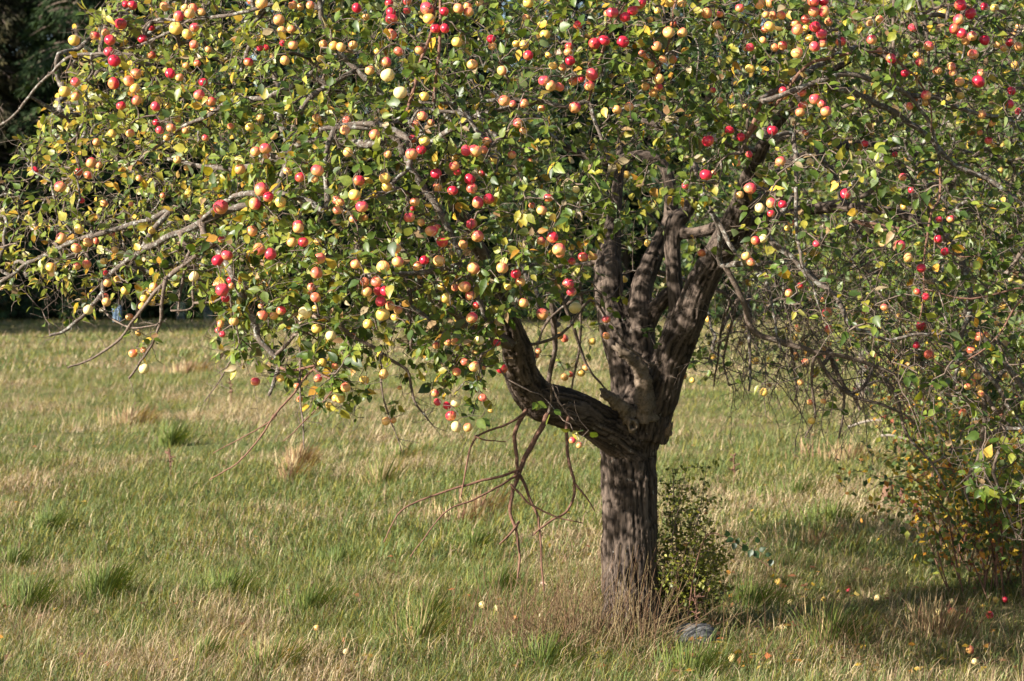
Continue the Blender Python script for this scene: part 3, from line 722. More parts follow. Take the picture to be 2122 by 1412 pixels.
# ---------------------------------------------------------------- drawn branches  (pixel polyline, depth offset behind crown front or explicit depths, r0, r1 px, kind)
BR = [
 ([(1693, 167), (1727, 158), (1774, 157), (1825, 170), (1876, 194), (1910, 235), (1931, 272), (1950, 330)], .05, 6, 3, 'L'),
 ([(1690, 172), (1757, 190), (1808, 208), (1853, 231), (1893, 262), (1924, 282), (1978, 340), (2046, 374), (2122, 425), (2180, 470)], .12, 7, 4, 'L'),
 ([(1876, 194), (1944, 204), (2029, 235), (2080, 245), (2122, 272), (2170, 300)], .05, 5, 3, 'L'),
 ([(1560, 270), (1610, 215), (1672, 136), (1723, 119), (1791, 107), (1839, 112), (1876, 139), (1910, 177), (1927, 221), (1929, 272)], .0, 4, 1.6, 'S'),
 ([(1399, 278), (1426, 317), (1449, 368), (1459, 415), (1480, 446), (1500, 481), (1523, 524), (1558, 551), (1585, 578), (1601, 637), (1609, 690), (1618, 730)], [9.6, 9.2, 9.0, 8.8], 6, 2.5, 'L'),
 ([(1644, 300), (1648, 333), (1652, 384), (1652, 481), (1663, 559), (1683, 598), (1700, 640)], .1, 5, 2, 'L'),
 ([(1640, 530), (1686, 579), (1727, 606), (1747, 640), (1761, 674), (1801, 691), (1842, 705), (1893, 694), (1931, 691)], .2, 6, 2.5, 'L'),
 ([(1520, 545), (1600, 545), (1650, 548), (1690, 580)], [9.3, 9.0, 8.9], 6, 4, 'L'),
 ([(1958, 484), (1992, 538), (2006, 589), (2009, 647), (1992, 701), (1982, 759), (1975, 803)], [9.1, 9.0, 8.9], 8, 3, 'L'),
 ([(2009, 660), (2046, 708), (2080, 752), (2122, 810), (2170, 880)], [9.0, 8.9], 7, 5, 'L'),
 ([(2180, 440), (2122, 514), (2091, 562), (2046, 599), (2009, 623)], [8.8, 9.0], 5, 4, 'T'),
 ([(2023, 749), (2067, 803), (2101, 861), (2122, 895), (2150, 960)], [8.9, 8.9], 5, 3, 'L'),
 ([(1921, 490), (1915, 538), (1914, 599), (1907, 660)], [8.5, 8.5], 2.6, 1.4, 'S'),
 ([(1800, 470), (1852, 480), (1893, 480), (1921, 492), (1958, 518), (1992, 531), (2026, 531)], [8.55, 8.5], 3, 1.2, 'S'),
 ([(1618, 708), (1665, 723), (1706, 732), (1757, 742), (1835, 766), (1900, 800)], [9.4, 9.3], 6, 3, 'T'),
 ([(1693, 735), (1716, 776), (1744, 807), (1774, 824), (1825, 837), (1876, 861), (1910, 900)], [9.4, 9.4], 4.5, 2, 'T'),
 ([(1720, 740), (1750, 800), (1775, 830), (1783, 850)], [9.5, 9.4], 5, 3, 'T'),
 ([(1748, 803), (1750, 844), (1737, 909)], [9.4, 9.4], 3, 2, 'T'),
 ([(1690, 735), (1682, 793), (1689, 861), (1668, 905)], [9.4, 9.5], 3.5, 1.5, 'T'),
 ([(1640, 720), (1650, 790), (1647, 830)], [9.5, 9.5], 3, 1.5, 'T'),
 ([(2098, 647), (2063, 701), (2012, 742), (1978, 766), (1951, 759), (1930, 740)], [8.5, 8.5], 2.2, 1.2, 'S'),
 ([(1553, 640), (1555, 732), (1553, 810)], [9.6, 9.5], 4, 2, 'L'),
 ([(1500, 660), (1490, 720), (1478, 800)], [11.0, 11.2], 3, 1.5, 'T'),
 ([(1525, 640), (1500, 740), (1510, 800)], [11.2, 11.4], 3, 1.5, 'T'),
 ([(1873, -20), (1885, 20), (1897, 48), (1905, 120)], .1, 4, 3, 'T'),
 ([(1895, -20), (1910, 30), (1921, 65), (1926, 140)], .1, 5, 3, 'L'),
 ([(1830, 780), (1860, 830), (1880, 900), (1930, 960), (1960, 1010)], [9.6, 9.4], 4, 2, 'T'),
 ([(2040, 860), (2030, 940), (2000, 1010), (2010, 1050)], [9.2, 9.2], 5, 2, 'T'),
 ([(2080, 900), (2060, 980), (2085, 1060), (2110, 1120)], [9.2, 9.2], 4, 2, 'T'),
 # left and centre
 ([(560, 10), (476, 30), (429, 37), (386, 43), (350, 67), (300, 90), (260, 100)], .0, 4, 2, 'L'),
 ([(600, -40), (559, 13), (533, 40), (519, 57), (513, 97), (500, 150)], .1, 6, 4, 'L'),
 ([(470, 440), (373, 480), (316, 507), (276, 533), (240, 560), (216, 583), (213, 610), (186, 640), (160, 663), (133, 686), (103, 696)], .05, 7, 3, 'L'),
 ([(330, 450), (230, 480), (160, 500), (110, 520), (67, 540), (33, 563), (0, 583), (-40, 600)], .1, 6, 3, 'L'),
 ([(420, 520), (376, 553), (343, 580), (316, 613), (283, 656), (260, 686), (233, 716), (186, 746), (140, 763)], .05, 5, 1.6, 'T'),
 ([(345, 580), (340, 606), (333, 656), (323, 696), (300, 736), (266, 783)], .08, 4.5, 2, 'T'),
 ([(213, 610), (220, 646), (246, 670), (276, 680), (320, 676), (327, 672)], .06, 2.5, 1.6, 'T'),
 ([(390, 530), (383, 553), (373, 603), (366, 650)], .2, 4, 1.8, 'T'),
 ([(402, 560), (400, 610), (393, 640), (353, 643)], .2, 3, 2, 'T'),
 ([(480, 640), (493, 703), (483, 736), (466, 770), (446, 803), (423, 833)], .1, 2, 1, 'T'),
 ([(500, 620), (529, 676), (543, 710), (566, 736), (576, 760), (566, 800), (556, 820)], .1, 7, 3, 'L'),
 ([(639, 776), (599, 826), (566, 866), (546, 896), (513, 939), (470, 975), (433, 995)], .1, 2.5, 1.2, 'S'),
 ([(570, 862), (556, 874), (499, 909), (443, 939)], .1, 1.8, 1, 'S'),
 ([(690, 810), (666, 836), (626, 880), (586, 916)], .1, 2, 1, 'S'),
 ([(620, 700), (622, 753), (622, 820), (629, 886), (632, 930)], .1, 2.6, 1.2, 'T'),
 ([(900, 420), (930, 480), (960, 550), (976, 583), (993, 623), (1006, 660), (1020, 686)], .1, 7, 4, 'L'),
 ([(800, 600), (870, 650), (900, 676), (926, 700), (956, 726)], .2, 5, 3, 'L'),
 ([(1060, 712), (1010, 692), (976, 684), (946, 656), (905, 615), (860, 590), (800, 560), (740, 540)], [9.9, 9.6, 9.2, 8.8], 13, 5, 'T'),
 ([(720, 690), (766, 716), (800, 740), (840, 763), (850, 790), (858, 830), (880, 862), (886, 872)], .2, 4, 1.6, 'T'),
 ([(850, 600), (850, 656), (851, 723)], .25, 4, 3, 'T'),
 ([(790, 720), (790, 780), (796, 833), (813, 883), (833, 936)], .2, 2.5, 1, 'T'),
 ([(1160, 600), (1179, 656), (1196, 703), (1213, 753), (1240, 790), (1259, 813)], [11.2, 11.5], 4, 1.8, 'T'),
 ([(1205, 590), (1203, 656), (1199, 736), (1183, 806)], [11.3, 11.6], 4, 2, 'T'),
 ([(1190, 620), (1140, 660), (1115, 710), (1105, 760)], [11.4, 11.4], 3, 2, 'T'),
 ([(1145, 640), (1150, 700), (1138, 790), (1130, 830)], [11.4, 11.6], 6, 5, 'T'),
 ([(1060, 210), (985, 212), (900, 215), (860, 215)], .15, 4, 3, 'L'),
 ([(1000, 280), (960, 240), (900, 228), (865, 232), (850, 255)], .05, 4, 3, 'L'),
 ([(905, -20), (895, 60), (875, 120), (856, 190), (840, 235)], .0, 3, 4, 'S'),
 ([(800, 265), (830, 280), (850, 305), (850, 345), (820, 375), (800, 400)], .05, 8, 3, 'L'),
 ([(690, 265), (760, 265), (800, 262), (830, 245), (845, 225)], .05, 4, 6, 'L'),
 ([(1230, 240), (1250, 300), (1262, 345), (1255, 380)], .1, 4, 2, 'L'),
 ([(1300, -20), (1270, 30), (1240, 80), (1225, 110), (1212, 180)], .0, 2.5, 2, 'S'),
 ([(1395, 20), (1390, 70), (1370, 130), (1358, 160)], .0, 2.5, 2, 'S'),
 ([(640, 420), (560, 400), (500, 405), (450, 430), (400, 470)], .1, 6, 4, 'L'),
 ([(740, 300), (650, 290), (560, 330), (490, 350), (420, 345), (340, 330)], .3, 8, 4, 'L'),
 ([(640, 160), (560, 200), (480, 210), (430, 240), (370, 270), (290, 330)], .2, 6, 3, 'L'),
 ([(600, 300), (575, 230), (570, 160), (560, 120)], .5, 8, 5, 'L'),
 ([(300, 560), (230, 520), (170, 520), (90, 560)], .4, 4, 2, 'L'),
 ([(230, 110), (190, 112), (143, 120), (113, 146), (83, 173), (40, 230), (0, 260), (-40, 280)], [9.2, 9.4, 9.5], 3.5, 2.5, 'L'),
 # bare sucker twigs under the elbowed limb
 ([(1090, 852), (1078, 872), (1066, 905), (1068, 940), (1071, 970), (1091, 1017), (1108, 1054), (1118, 1090), (1123, 1157), (1126, 1224)], [10.1, 9.95, 9.9], 5, 2, 'S'),
 ([(1135, 858), (1120, 888), (1093, 940), (1078, 970), (1064, 1017), (1058, 1054), (1068, 1097), (1076, 1147), (1073, 1200)], [10.15, 9.9, 9.85], 6.5, 2, 'S'),
 ([(1072, 975), (1028, 990), (974, 1003), (927, 1017), (867, 1040), (834, 1057), (814, 1084), (797, 1124)], [9.9, 9.7], 3.2, 1.2, 'S'),
 ([(1070, 985), (1044, 1003), (1011, 1020), (974, 1040), (934, 1054), (900, 1087), (850, 1154)], [9.88, 9.6], 2.8, 1.2, 'S'),
 ([(1180, 860), (1172, 895), (1175, 940), (1181, 967), (1190, 1003), (1185, 1037), (1173, 1060), (1145, 1077), (1125, 1094), (1104, 1109)], [10.2, 10.0, 9.9], 4, 2, 'S'),
 ([(1064, 1008), (1094, 1040), (1128, 1060), (1165, 1074), (1208, 1084)], [9.87, 9.9], 2.5, 1.2, 'S'),
 ([(1190, 1000), (1215, 1030), (1232, 1060)], [10.0, 10.0], 2.4, 1.2, 'S'),
 ([(1074, 1084), (1036, 1130)], [9.87, 9.8], 3, 2, 'S'),
 ([(1092, 850), (1075, 866), (1040, 885), (990, 905), (970, 945), (960, 1000), (955, 1030)], [10.1, 9.9, 9.8], 3, 1.4, 'S'),
 ([(990, 905), (1010, 912), (1048, 915)], [9.85, 9.8], 2, 1, 'S'),
 ([(1262, 668), (1300, 715), (1335, 745), (1350, 755), (1372, 752)], [10.0, 9.95], 2.4, 1.2, 'T'),
 ([(1150, 810), (1170, 850), (1190, 872)], [10.1, 10.0], 2, 1.2, 'T'),
]
nodes, nrad, npar, plen, fixed = [], [], [], [], []       # the growing skeleton: fixed part first
for nm, (c, r) in limb_lines.items():
    st = {'trunk': 10 ** 6, 'elbow': 30, 'pale': 24, 'mid': 22, 'cross': 10 ** 6, 'post': 14, 'main': 28, 'arm': 6}.get(nm, 0)
    for k in range(st, len(c), 2):
        nodes.append(c[k]); nrad.append(r[k]); npar.append(-1); plen.append(0.02 * k); fixed.append(True)
branch_lines = []
g = np.random.default_rng(23)
for pts, dep, r0, r1, kind in BR:
    n = len(pts)
    if isinstance(dep, list): c = pxline(pts, dep)
    else:
        ys = np.array([yfront(*p) for p in pts]) + dep + 0.12
        ys = np.convolve(np.pad(ys, 2, mode='edge'), np.ones(5) / 5, 'valid')
        c = pxline(pts, list(ys))
    r = np.linspace(r0, r1, n) / F * c[:, 1]
    c4 = catmull(np.column_stack([c, r]), 4)
    jit = np.column_stack([fbm(c4[:, :3] * 14 + 7 * k, 120 + k, 2) for k in range(3)]) - 0.5
    c4[:, :3] += jit * (0.010 + c4[:, 3:4] * 1.1)
    # grow it out of the nearest thicker wood
    nd = np.array(nodes)
    for end in ((0, -1) if kind != 'S' or len(branch_lines) < 60 else (0,)):
        e = c4[end, :3]
        d = np.linalg.norm(nd - e, axis=1)
        if end == -1 and d.min() > 0.12: break
        if end == 0 and (np.linalg.norm(SKP - e, axis=1) - SKR).min() > 0.06:
            pen = d + np.maximum(0, nd[:, 1] * -1 + e[1]) * 0.3 + np.where(np.array(nrad) < c4[0, 3] * 0.8, 0.6, 0)
            j = pen.argmin()
            if d[j] > 0.015 and 'no' != kind:
                a = nd[j]; m = (a + e) / 2 + np.array([0, 0, 0.08 * d[j]]) + g.normal(0, 0.05 * d[j], 3)
                tan = (c4[1, :3] - e); tan /= np.linalg.norm(tan) + 1e-9
                q_ = e - tan * min(0.25, d[j] * 0.3)
                lead = catmull(np.array([a, m, q_, e]), 4)[:-1]
                rl = np.linspace(min(nrad[j], c4[0, 3] * 1.5), c4[0, 3], len(lead))
                c4 = np.vstack([np.column_stack([lead, rl]), c4])
    branch_lines.append((c4[:, :3], c4[:, 3], kind))
    for k in range(0, len(c4), 2):
        nodes.append(c4[k, :3]); nrad.append(c4[k, 3]); npar.append(-1); plen.append(0.6); fixed.append(True)
NFIX = len(nodes)
for c, r, kind in branch_lines:
    sd = 9 if r.max() > 0.012 else 7
    mt = {'L': M_branch, 'S': M_shoot, 'T': M_twig}[kind]
    v, q, t = tube_arrays(c, r, sd, True)
    if kind != 'S':
        nrm = v[:len(c) * sd] - np.repeat(c, sd, 0)
        v[:len(c) * sd] += nrm * ((fbm(v[:len(c) * sd] * 90, 140, 2) - 0.45) * 0.9)[:, None]
    tlink('branch', make_mesh('branch', v, [q, t], mt))

# ---------------------------------------------------------------- apples: pixel list read off the photograph
AP = {
 (0, 0, 3.004): "785,28,45R 826,34,55R 1027,42,58O 1152,52,50O 1200,52,55O 1112,102,62P 1182,85,62O 1255,75,45O 752,150,72R 942,172,45R 1095,180,78Y 1212,172,58P 590,222,58P 660,205,50P 685,252,65R 462,253,66Y 888,243,55R 1165,215,60Y 1208,278,52O 680,325,60P 711,381,72R 1298,308,40P 946,345,45R 1630,20,72O 1563,8,45R 1822,32,55O 1870,45,45O 1932,35,50O 1737,125,68P 1755,192,55O 1813,186,50P 1762,272,42R 1825,282,58P 1620,302,38R 1655,297,40R 1773,377,58O 1548,388,55R 1158,410,42O 1228,396,42R 2012,275,50O 2078,285,55Y 1995,368,45Y 1060,458,60R 1118,483,48O 848,460,65O 803,505,65O 707,520,70R 840,555,62Y 470,512,55P 402,572,70Y 470,603,52O 1266,513,52R 1240,593,64P 1315,633,60R 1330,690,42O 853,626,60P 755,660,55R 968,665,58P 1045,657,38Y 1105,743,40O 985,625,45Y 697,832,52Y 810,830,54P 972,765,42R 995,812,50P 1065,798,55O 1155,815,40O 1040,858,42O 1278,860,42P 1437,788,40O 1555,792,52Y 1618,733,48O 1703,848,48O 1972,736,52O 1653,925,68P 1592,945,60P 1658,972,42O 1495,1055,65P 570,1015,62P 618,1030,42O 490,1072,48R 550,1092,52O 215,1062,45R 375,1165,68P 508,1248,38R 648,1265,45P 868,1112,42O 1105,997,46O 1165,1045,42O 1790,1067,50O 1870,1105,60R 1977,1062,76P 1960,1118,42O 1628,1180,82P 1672,1227,62R 1586,1270,72P 1747,1260,66Y 1375,1290,88P 1645,1340,38Y 1855,1400,60P 2095,1245,50O 2100,1310,50O 600,885,45P 1013,1218,35O 815,1272,32O",
 (700, 0, 3.004): "118,52,58R 175,108,45O 320,20,48R 332,78,58R 336,122,70R 432,68,45R 433,10,50R 555,55,78P 568,118,68Y 662,73,56R 705,68,42Y 753,55,62P 808,40,50O 815,75,58O 885,20,50O 610,180,60R 666,178,58R 335,215,65P 742,265,62Y 955,243,52R 962,287,50O 1185,20,60Y 1110,275,46Y 1160,278,56Y 1175,112,48O 1290,215,60Y 1497,157,52R 1710,80,68P 1680,85,45O 1788,108,62R 1836,68,62R 1885,20,70R 2068,20,55Y 2058,205,68O 1990,68,40Y 2090,150,40R 1600,272,70R 1658,253,66R 1775,260,70R 1985,290,60P 1895,335,42O 1920,352,36P 2025,370,48O 2085,372,50O 20,295,58O 95,282,52O 245,322,42Y 378,322,58O 508,315,55P 300,390,62P 310,470,82K 200,440,58O 390,578,78K 540,602,58Y 838,402,62O 1022,440,58O 1310,345,40Y 1340,412,50Y 1398,420,46O 1440,292,50R 1435,325,50P 1448,380,58R 1185,345,60R 1285,505,66P 1325,535,64O 1378,542,58O 1465,507,55O 1512,490,55P 1580,466,74P 1567,536,60P 1950,405,48O 1980,440,50O 2000,492,60O 1998,543,52P 1915,540,50O 1965,580,50O 1038,628,66P 1090,648,42P 1160,645,55P 1268,676,42P 1475,670,70P 1738,683,55P 1813,665,55O 56,750,50O 45,810,60O 228,840,64P 525,725,58P 485,770,50P 578,765,45P 464,867,50R 540,878,65Y 460,960,74P 520,935,58R 65,950,58O 312,963,44O 712,922,56P 800,938,68P 855,940,76P 908,932,52O 928,882,55P 1122,768,58P 1157,815,45O 1085,966,52P 725,1035,60P 612,1082,62R 745,1070,50R 820,1115,70R 835,1172,66P 715,1188,62R 620,1170,55P 895,1080,45P 940,1240,66R 870,1262,70P 293,1112,66Y 305,1165,60Y 132,1125,68R 105,1215,72Y 150,1288,72P 15,1260,50O 5,1310,50P 480,1258,56O 467,1300,35R 446,1355,64P 518,1388,46O 833,1395,66P 1310,1233,54R 1208,1280,36R 1270,1312,58O 1483,1180,45K 1797,1088,46Yb 1195,1003,35O 975,995,55Y 95,1365,50P 170,1355,40O 2065,1130,35Yb",
 (1400, 0, 2.939): "38,20,55O 42,200,58O 190,82,62P 270,88,40P 252,155,50O 391,50,52P 512,25,60O 574,15,60O 550,90,42O 591,96,50O 645,94,52O 572,162,62Y 545,180,45O 840,10,65R 902,8,60R 842,72,62P 905,72,66P 790,118,55O 730,145,55P 742,183,66P 795,175,45Y 932,135,50O 850,165,65R 888,205,62P 895,240,48R 815,237,50Y 845,285,62P 895,268,50P 1007,255,58R 1183,142,40O 1245,120,50O 1195,242,60P 1443,170,50P 1542,282,58P 1467,336,45Y 1488,380,52P 1735,30,72R 1725,120,64P 1797,84,66R 1697,178,62R 1742,205,62R 1805,222,58P 1765,255,48O 1883,245,62R 1625,85,62Yb 1880,42,46Rb 1945,50,52Yb 2090,160,38Ob 2065,200,40Ob 2035,260,50R 2000,295,42O 1960,275,40O 2085,285,55O 1812,332,62P 1680,408,52O 1690,445,45O 1595,432,52O 1730,500,56O 1843,498,76R 1860,445,45P 2068,398,48Yb 2045,555,50R 2033,635,52R 2088,680,45Rb 1735,585,45Y 453,290,50P 430,298,35O 602,290,50O 652,278,55P 533,245,42O 740,325,65O 1312,358,60R 1397,447,48R 1245,310,40O 453,420,54Y 268,612,40O 228,550,36P 660,585,48O 655,555,50R 580,610,45P 770,565,50O 847,605,65P 775,640,50P 758,685,54P 916,680,62P 890,635,50P 425,648,36O 1525,580,60P 1525,625,45O 1425,648,45O 1453,600,48R 1207,638,35Yb 1862,698,52P 1928,752,42O 1855,808,34P 1908,858,48P 1940,880,40Y 198,860,68R 327,796,54R 397,836,52R 590,796,60R 1152,876,42R 448,940,44P 372,995,45P 640,985,62P 1335,942,36R 790,810,38O 185,1067,68R 232,1053,34P 390,1187,50O 455,1148,68P 818,985,46K 1037,1182,60R 1384,1078,44P 1438,1160,42R 58,1133,40P 582,1238,60P 652,1245,52R 582,1302,44R 512,1268,56K 1605,1338,38P 1675,1335,44P 705,1358,40P 2095,1018,36Yb 1980,1040,36Yb 1390,1260,42Yb",
 (0, 470, 3.004): "492,15,60Y 383,72,66O 695,40,46P 945,25,45Y 475,135,58P 547,98,55O 600,90,40O 648,215,44Y 540,235,55O 480,245,45O 320,255,65Y 715,145,45O 750,175,48Y 733,330,48Y 670,350,50O 780,398,54Y 660,290,32R 663,470,54O 655,435,42O 550,517,60K 805,562,44O 957,376,54O 897,448,48Y 944,472,46Y 884,495,46Y 860,664,40Y 829,790,52O 895,767,38O 898,885,62K 1207,310,62K 1355,210,70R 1413,180,66P 1378,80,42P 1435,333,44R 1385,395,80P 1403,448,52R 1440,370,40P 1345,365,40P 1570,28,66P 1612,140,74O 1683,170,72P 1816,98,60O 1887,97,62R 1858,10,64O 1978,95,44Y 1990,198,72O 1970,288,72O 1940,378,52O 1965,440,60O 1966,510,46Y 1898,537,76K 1750,522,58P 1632,556,66O 1455,590,58O 1372,605,45P 1360,645,40P 1385,670,38P 1970,636,58Y 2058,680,60K 1705,555,50O 1590,965,55P 2005,848,52Y 2085,870,42O 1980,945,50P 1745,945,45Y 1850,992,38O 1867,1075,38O 2048,1112,40Y 2090,1070,45Y 1928,410,40O 1625,495,36O",
 (700, 470, 3.004): "583,28,70P 620,10,50P 650,95,68R 870,60,72P 780,112,56P 1337,65,66R 1265,90,50P 1295,105,45Y 1377,142,76P 1385,168,55P 1527,190,58R 1587,184,56O 1458,215,45R 1932,104,46Yb 108,235,58O 282,250,74O 375,220,66P 538,210,54R 497,245,56O 515,305,40O 632,213,68O 843,258,74P 1025,258,70O 1110,292,62R 1138,345,60O 1060,375,44Y 790,376,70P 730,380,45O 672,444,64Y 645,375,48Y 695,475,42Y 826,430,60O 865,490,50R 835,567,68P 1155,475,62P 1272,545,72P 1437,355,66P 1454,404,58P 1478,505,74K 1783,328,42Yb 1671,576,50P 1671,680,46O 1585,714,44Yb 1412,698,48Ob 1382,680,45Ob 180,405,62O 248,397,58P 299,402,64R 268,466,64P 327,492,58O 375,520,52O 281,548,80Y 240,345,62O 168,345,56O 205,450,40Y 357,565,50Y 187,605,60Y 90,678,36O 355,135,70O 615,740,46P 685,720,44P 730,718,46P 880,708,58K 990,722,46R 857,785,45O 790,843,46O 850,873,64O 740,905,54O 1023,884,64R 910,880,25P 1250,775,36Ob 1240,803,34Pb 1412,938,46Ob 1447,920,36Ob 1515,910,50Yb 1545,878,40Ob 604,1035,50P 620,1092,46P 733,1095,62K 680,1115,50R 704,1178,62R 738,1245,66K 811,1250,54O 903,1065,48O 951,1147,30Y 300,1212,52O 347,1207,36O 18,1075,50Y 50,1000,60O 285,920,60O 165,955,56Y 1460,1330,44P 1503,1360,38O 385,1003,28O",
 (1400, 470, 2.939): "160,160,48R 487,85,54R 534,72,52K 429,180,52O 459,216,48O 859,105,42P 680,10,32Y 1368,113,60P 1417,188,54O 1600,77,50R 1641,152,48R 1496,253,54R 1472,397,40R 1524,427,44R 1272,492,46P 758,360,38R 892,445,28P 923,520,64P 933,624,50P 1497,605,60R 1468,722,44R 1544,780,58O 1800,753,54O 1850,670,54O 1894,660,38O 1995,480,46Yb 1755,890,50Y 1838,912,40O 1812,945,38O 1780,975,40O 1855,980,46Y 1860,1018,40O 1880,1065,40Y 1750,1132,50O 2008,903,34O 1900,1310,36O 828,1182,44Y 540,1007,50Y 760,948,40O 908,742,36Ob 800,725,44Yb 730,790,50Ob 790,830,55Ob 840,900,45Ob 818,1070,36O 900,1063,32O 980,960,38Yb 487,818,46Yb 395,705,36Yb 415,607,32Yb 335,612,40Yb 232,793,32Yb 200,565,38Yb 45,908,42Yb 102,935,34Yb 730,675,40Yb 750,628,34Ob 690,405,45P 1360,550,38Yb 1955,590,36Yb 570,965,30Yb",
}
apples = []
g = np.random.default_rng(31)
for (ox, oy, sc), txt in AP.items():
    for tok in txt.split():
        back = tok.endswith('b')
        if back: tok = tok[:-1]
        a, b, d = tok[:-1].split(',')
        u, v, d = ox + float(a) / sc, oy + float(b) / sc, float(d) / sc * 1.09
        if back: Y = g.uniform(11.0, 12.2)
        else:
            yf = yfront(u, v)
            Y = yf + 0.02 + 0.5 * max(0.0, (23 - d) / 10) * g.uniform(0.3, 1.0)
            if inpoly(np.array([u]), np.array([v]), HOLE)[0]: Y = g.uniform(9.2, 9.8)
            if v > 640 and u > 1600: Y = max(Y, g.uniform(8.8, 9.5))
        apples.append(dict(u=u, v=v, d=d, c=tok[-1], p=P(u, v, Y), r=0.5 * d * Y / F, back=back))
AP_P = np.array([a['p'] for a in apples])

# ---------------------------------------------------------------- twig and leaf-cluster points, then grow a balanced tree through them
g = np.random.default_rng(47)
cand = np.column_stack([g.uniform(-3.4, 4.3, 90000), g.uniform(7.6, 13.6, 90000), g.uniform(0.7, 4.6, 90000)])
q = dome_q(cand)
fr = 10.6 - cand[:, 1]
shell = np.clip((q - 0.45) / 0.45, 0.10, 1.0)                      # open inside, leafy outside
pk = shell * np.where(cand[:, 2] > 3.5, 0.5, 1.0) * np.where(cand[:, 1] > 11.2, 0.6, 1.0)
ok = (q < 1.02) & (g.random(len(cand)) < pk)
cand = cand[ok]; cand = cand[allowed(cand, g)]
# thin to an even spacing
kd = KDTree(len(cand))
for i, p in enumerate(cand): kd.insert(p, i)
kd.balance()
alive = np.ones(len(cand), bool)
for i in range(len(cand)):
    if alive[i]:
        for _, j, _ in kd.find_range(cand[i], 0.068):
            if j > i: alive[j] = False
cand = cand[alive][:12000]
near_fruit = AP_P + np.column_stack([g.normal(0, 0.06, (len(AP_P), 2)), g.uniform(0.02, 0.13, len(AP_P))])
cand = np.vstack([near_fruit, cand])
apple_top = AP_P + np.array([0, 0, 1.0]) * np.array([a['r'] for a in apples])[:, None] * 1.9 + g.normal(0, 0.008, (len(apples), 3))
targets = np.vstack([apple_top, cand])
nA = len(apples); nT = len(targets)
pos = np.vstack([np.array(nodes), targets]); NP = len(pos)
par = np.full(NP, -1); pl = np.concatenate([np.array(plen), np.full(nT, 1e9)])
bestc = np.full(NP, 1e9); bestp = np.full(NP, -1)
done = np.zeros(NP, bool); done[:NFIX] = True
tp = pos[NFIX:]
BF = 0.32
for k0 in range(NFIX):
    d = np.linalg.norm(tp - pos[k0], axis=1)
    c = d + BF * pl[k0] * 0.4
    m = c < bestc[NFIX:]
    bestc[NFIX:][m] = c[m]; bestp[NFIX:][m] = k0
bc = bestc[NFIX:].copy(); bp_ = bestp[NFIX:].copy()
for _ in range(nT):
    j = int(bc.argmin())
    k0 = NFIX + j; pr = int(bp_[j])
    par[k0] = pr; pl[k0] = pl[pr] + np.linalg.norm(pos[k0] - pos[pr])
    bc[j] = 1e18; done[k0] = True
    tp_d = tp - pos[k0]
    d = np.sqrt((tp_d * tp_d).sum(1))
    c = d + BF * pl[k0] * 0.4
    m = (c < bc) & (bc < 1e17)
    bc[m] = c[m]; bp_[m] = k0
order = np.argsort(pl[NFIX:])[::-1] + NFIX
desc = np.ones(NP)
kids = [[] for _ in range(NP)]
for k0 in order:
    desc[par[k0]] += desc[k0]
for k0 in range(NFIX, NP): kids[par[k0]].append(k0)
rad = np.minimum(0.00135 * desc ** 0.42, 0.013)
rad[:NFIX] = np.minimum(np.array(nrad), 0.05)
chains = []
stack = [(f, c) for f in range(NFIX) for c in kids[f]]
while stack:
    p0, c0 = stack.pop()
    ch = [p0, c0]; cur = c0
    while kids[cur]:
        ks = sorted(kids[cur], key=lambda a: -desc[a])
        for a in ks[1:]: stack.append((cur, a))
        cur = ks[0]; ch.append(cur)
    chains.append(ch)
g = np.random.default_rng(53)
twig_lines, twig_keys = [], []
for ch in chains:
    p = pos[ch]; r = rad[ch].copy(); r[0] = min(r[0], r[1] * 1.25)
    seg = [p[0]]; rr_ = [r[0]]
    for k in range(len(p) - 1):
        d = np.linalg.norm(p[k + 1] - p[k])
        nm_ = 1 if d < 0.12 else (2 if d < 0.3 else 4)
        for m in range(1, nm_ + 1):
            t = m / (nm_ + 1)
            seg.append(p[k] * (1 - t) + p[k + 1] * t + g.normal(0, 0.085 * min(d, 0.35), 3) + np.array([0, 0, 0.18 * d * t * (1 - t) * 2]))
            rr_.append(r[k] * (1 - t) + r[k + 1] * t)
        seg.append(p[k + 1]); rr_.append(r[k + 1])
    twig_lines.append((np.array(seg), np.array(rr_)))
    twig_keys.append(max(rr_) * len(seg))
# the stoutest ones are parts of their own, the fine twigs are one mass
rank = np.argsort(twig_keys)[::-1]
NB = 210
for i in rank[:NB]:
    p, r = twig_lines[i]
    v, q_, t = tube_arrays(catmull(np.column_stack([p, r]), 2)[:, :3], catmull(np.column_stack([p, r]), 2)[:, 3], 6, True)
    tlink('branch', make_mesh('branch', v, [q_, t], M_branch if i % 3 else M_twig))
fine = [twig_lines[i] for i in rank[NB:]]
# bare spurs and hanging twiglets
def spur(p0, d, ln, r, n=4, gn=0.25, sag=0.0):
    pts = [p0]; d = d / np.linalg.norm(d)
    for k in range(n):
        d = d + g.normal(0, gn, 3) + np.array([0, 0, -sag]); d /= np.linalg.norm(d)
        pts.append(pts[-1] + d * ln / n)
    return np.array(pts), np.linspace(r, r * 0.45, n + 1)
sp_nodes = g.integers(NFIX, NP, 11000)
for k0 in sp_nodes:
    fine.append(spur(pos[k0], g.normal(0, 1, 3) + np.array([0, 0, 0.1]), g.uniform(0.04, 0.17), g.uniform(0.0011, 0.0020), 3, 0.35))
for c, r, kind in branch_lines:                                        # knobbly spurs along the drawn branches
    if kind == 'S': continue
    for k in range(1, len(c)):
        for _ in range(2):
            if g.random() < 0.42:
                fine.append(spur(c[k], g.normal(0, 1, 3), g.uniform(0.03, 0.12), g.uniform(0.0015, 0.0024), 3, 0.4))
hang = []
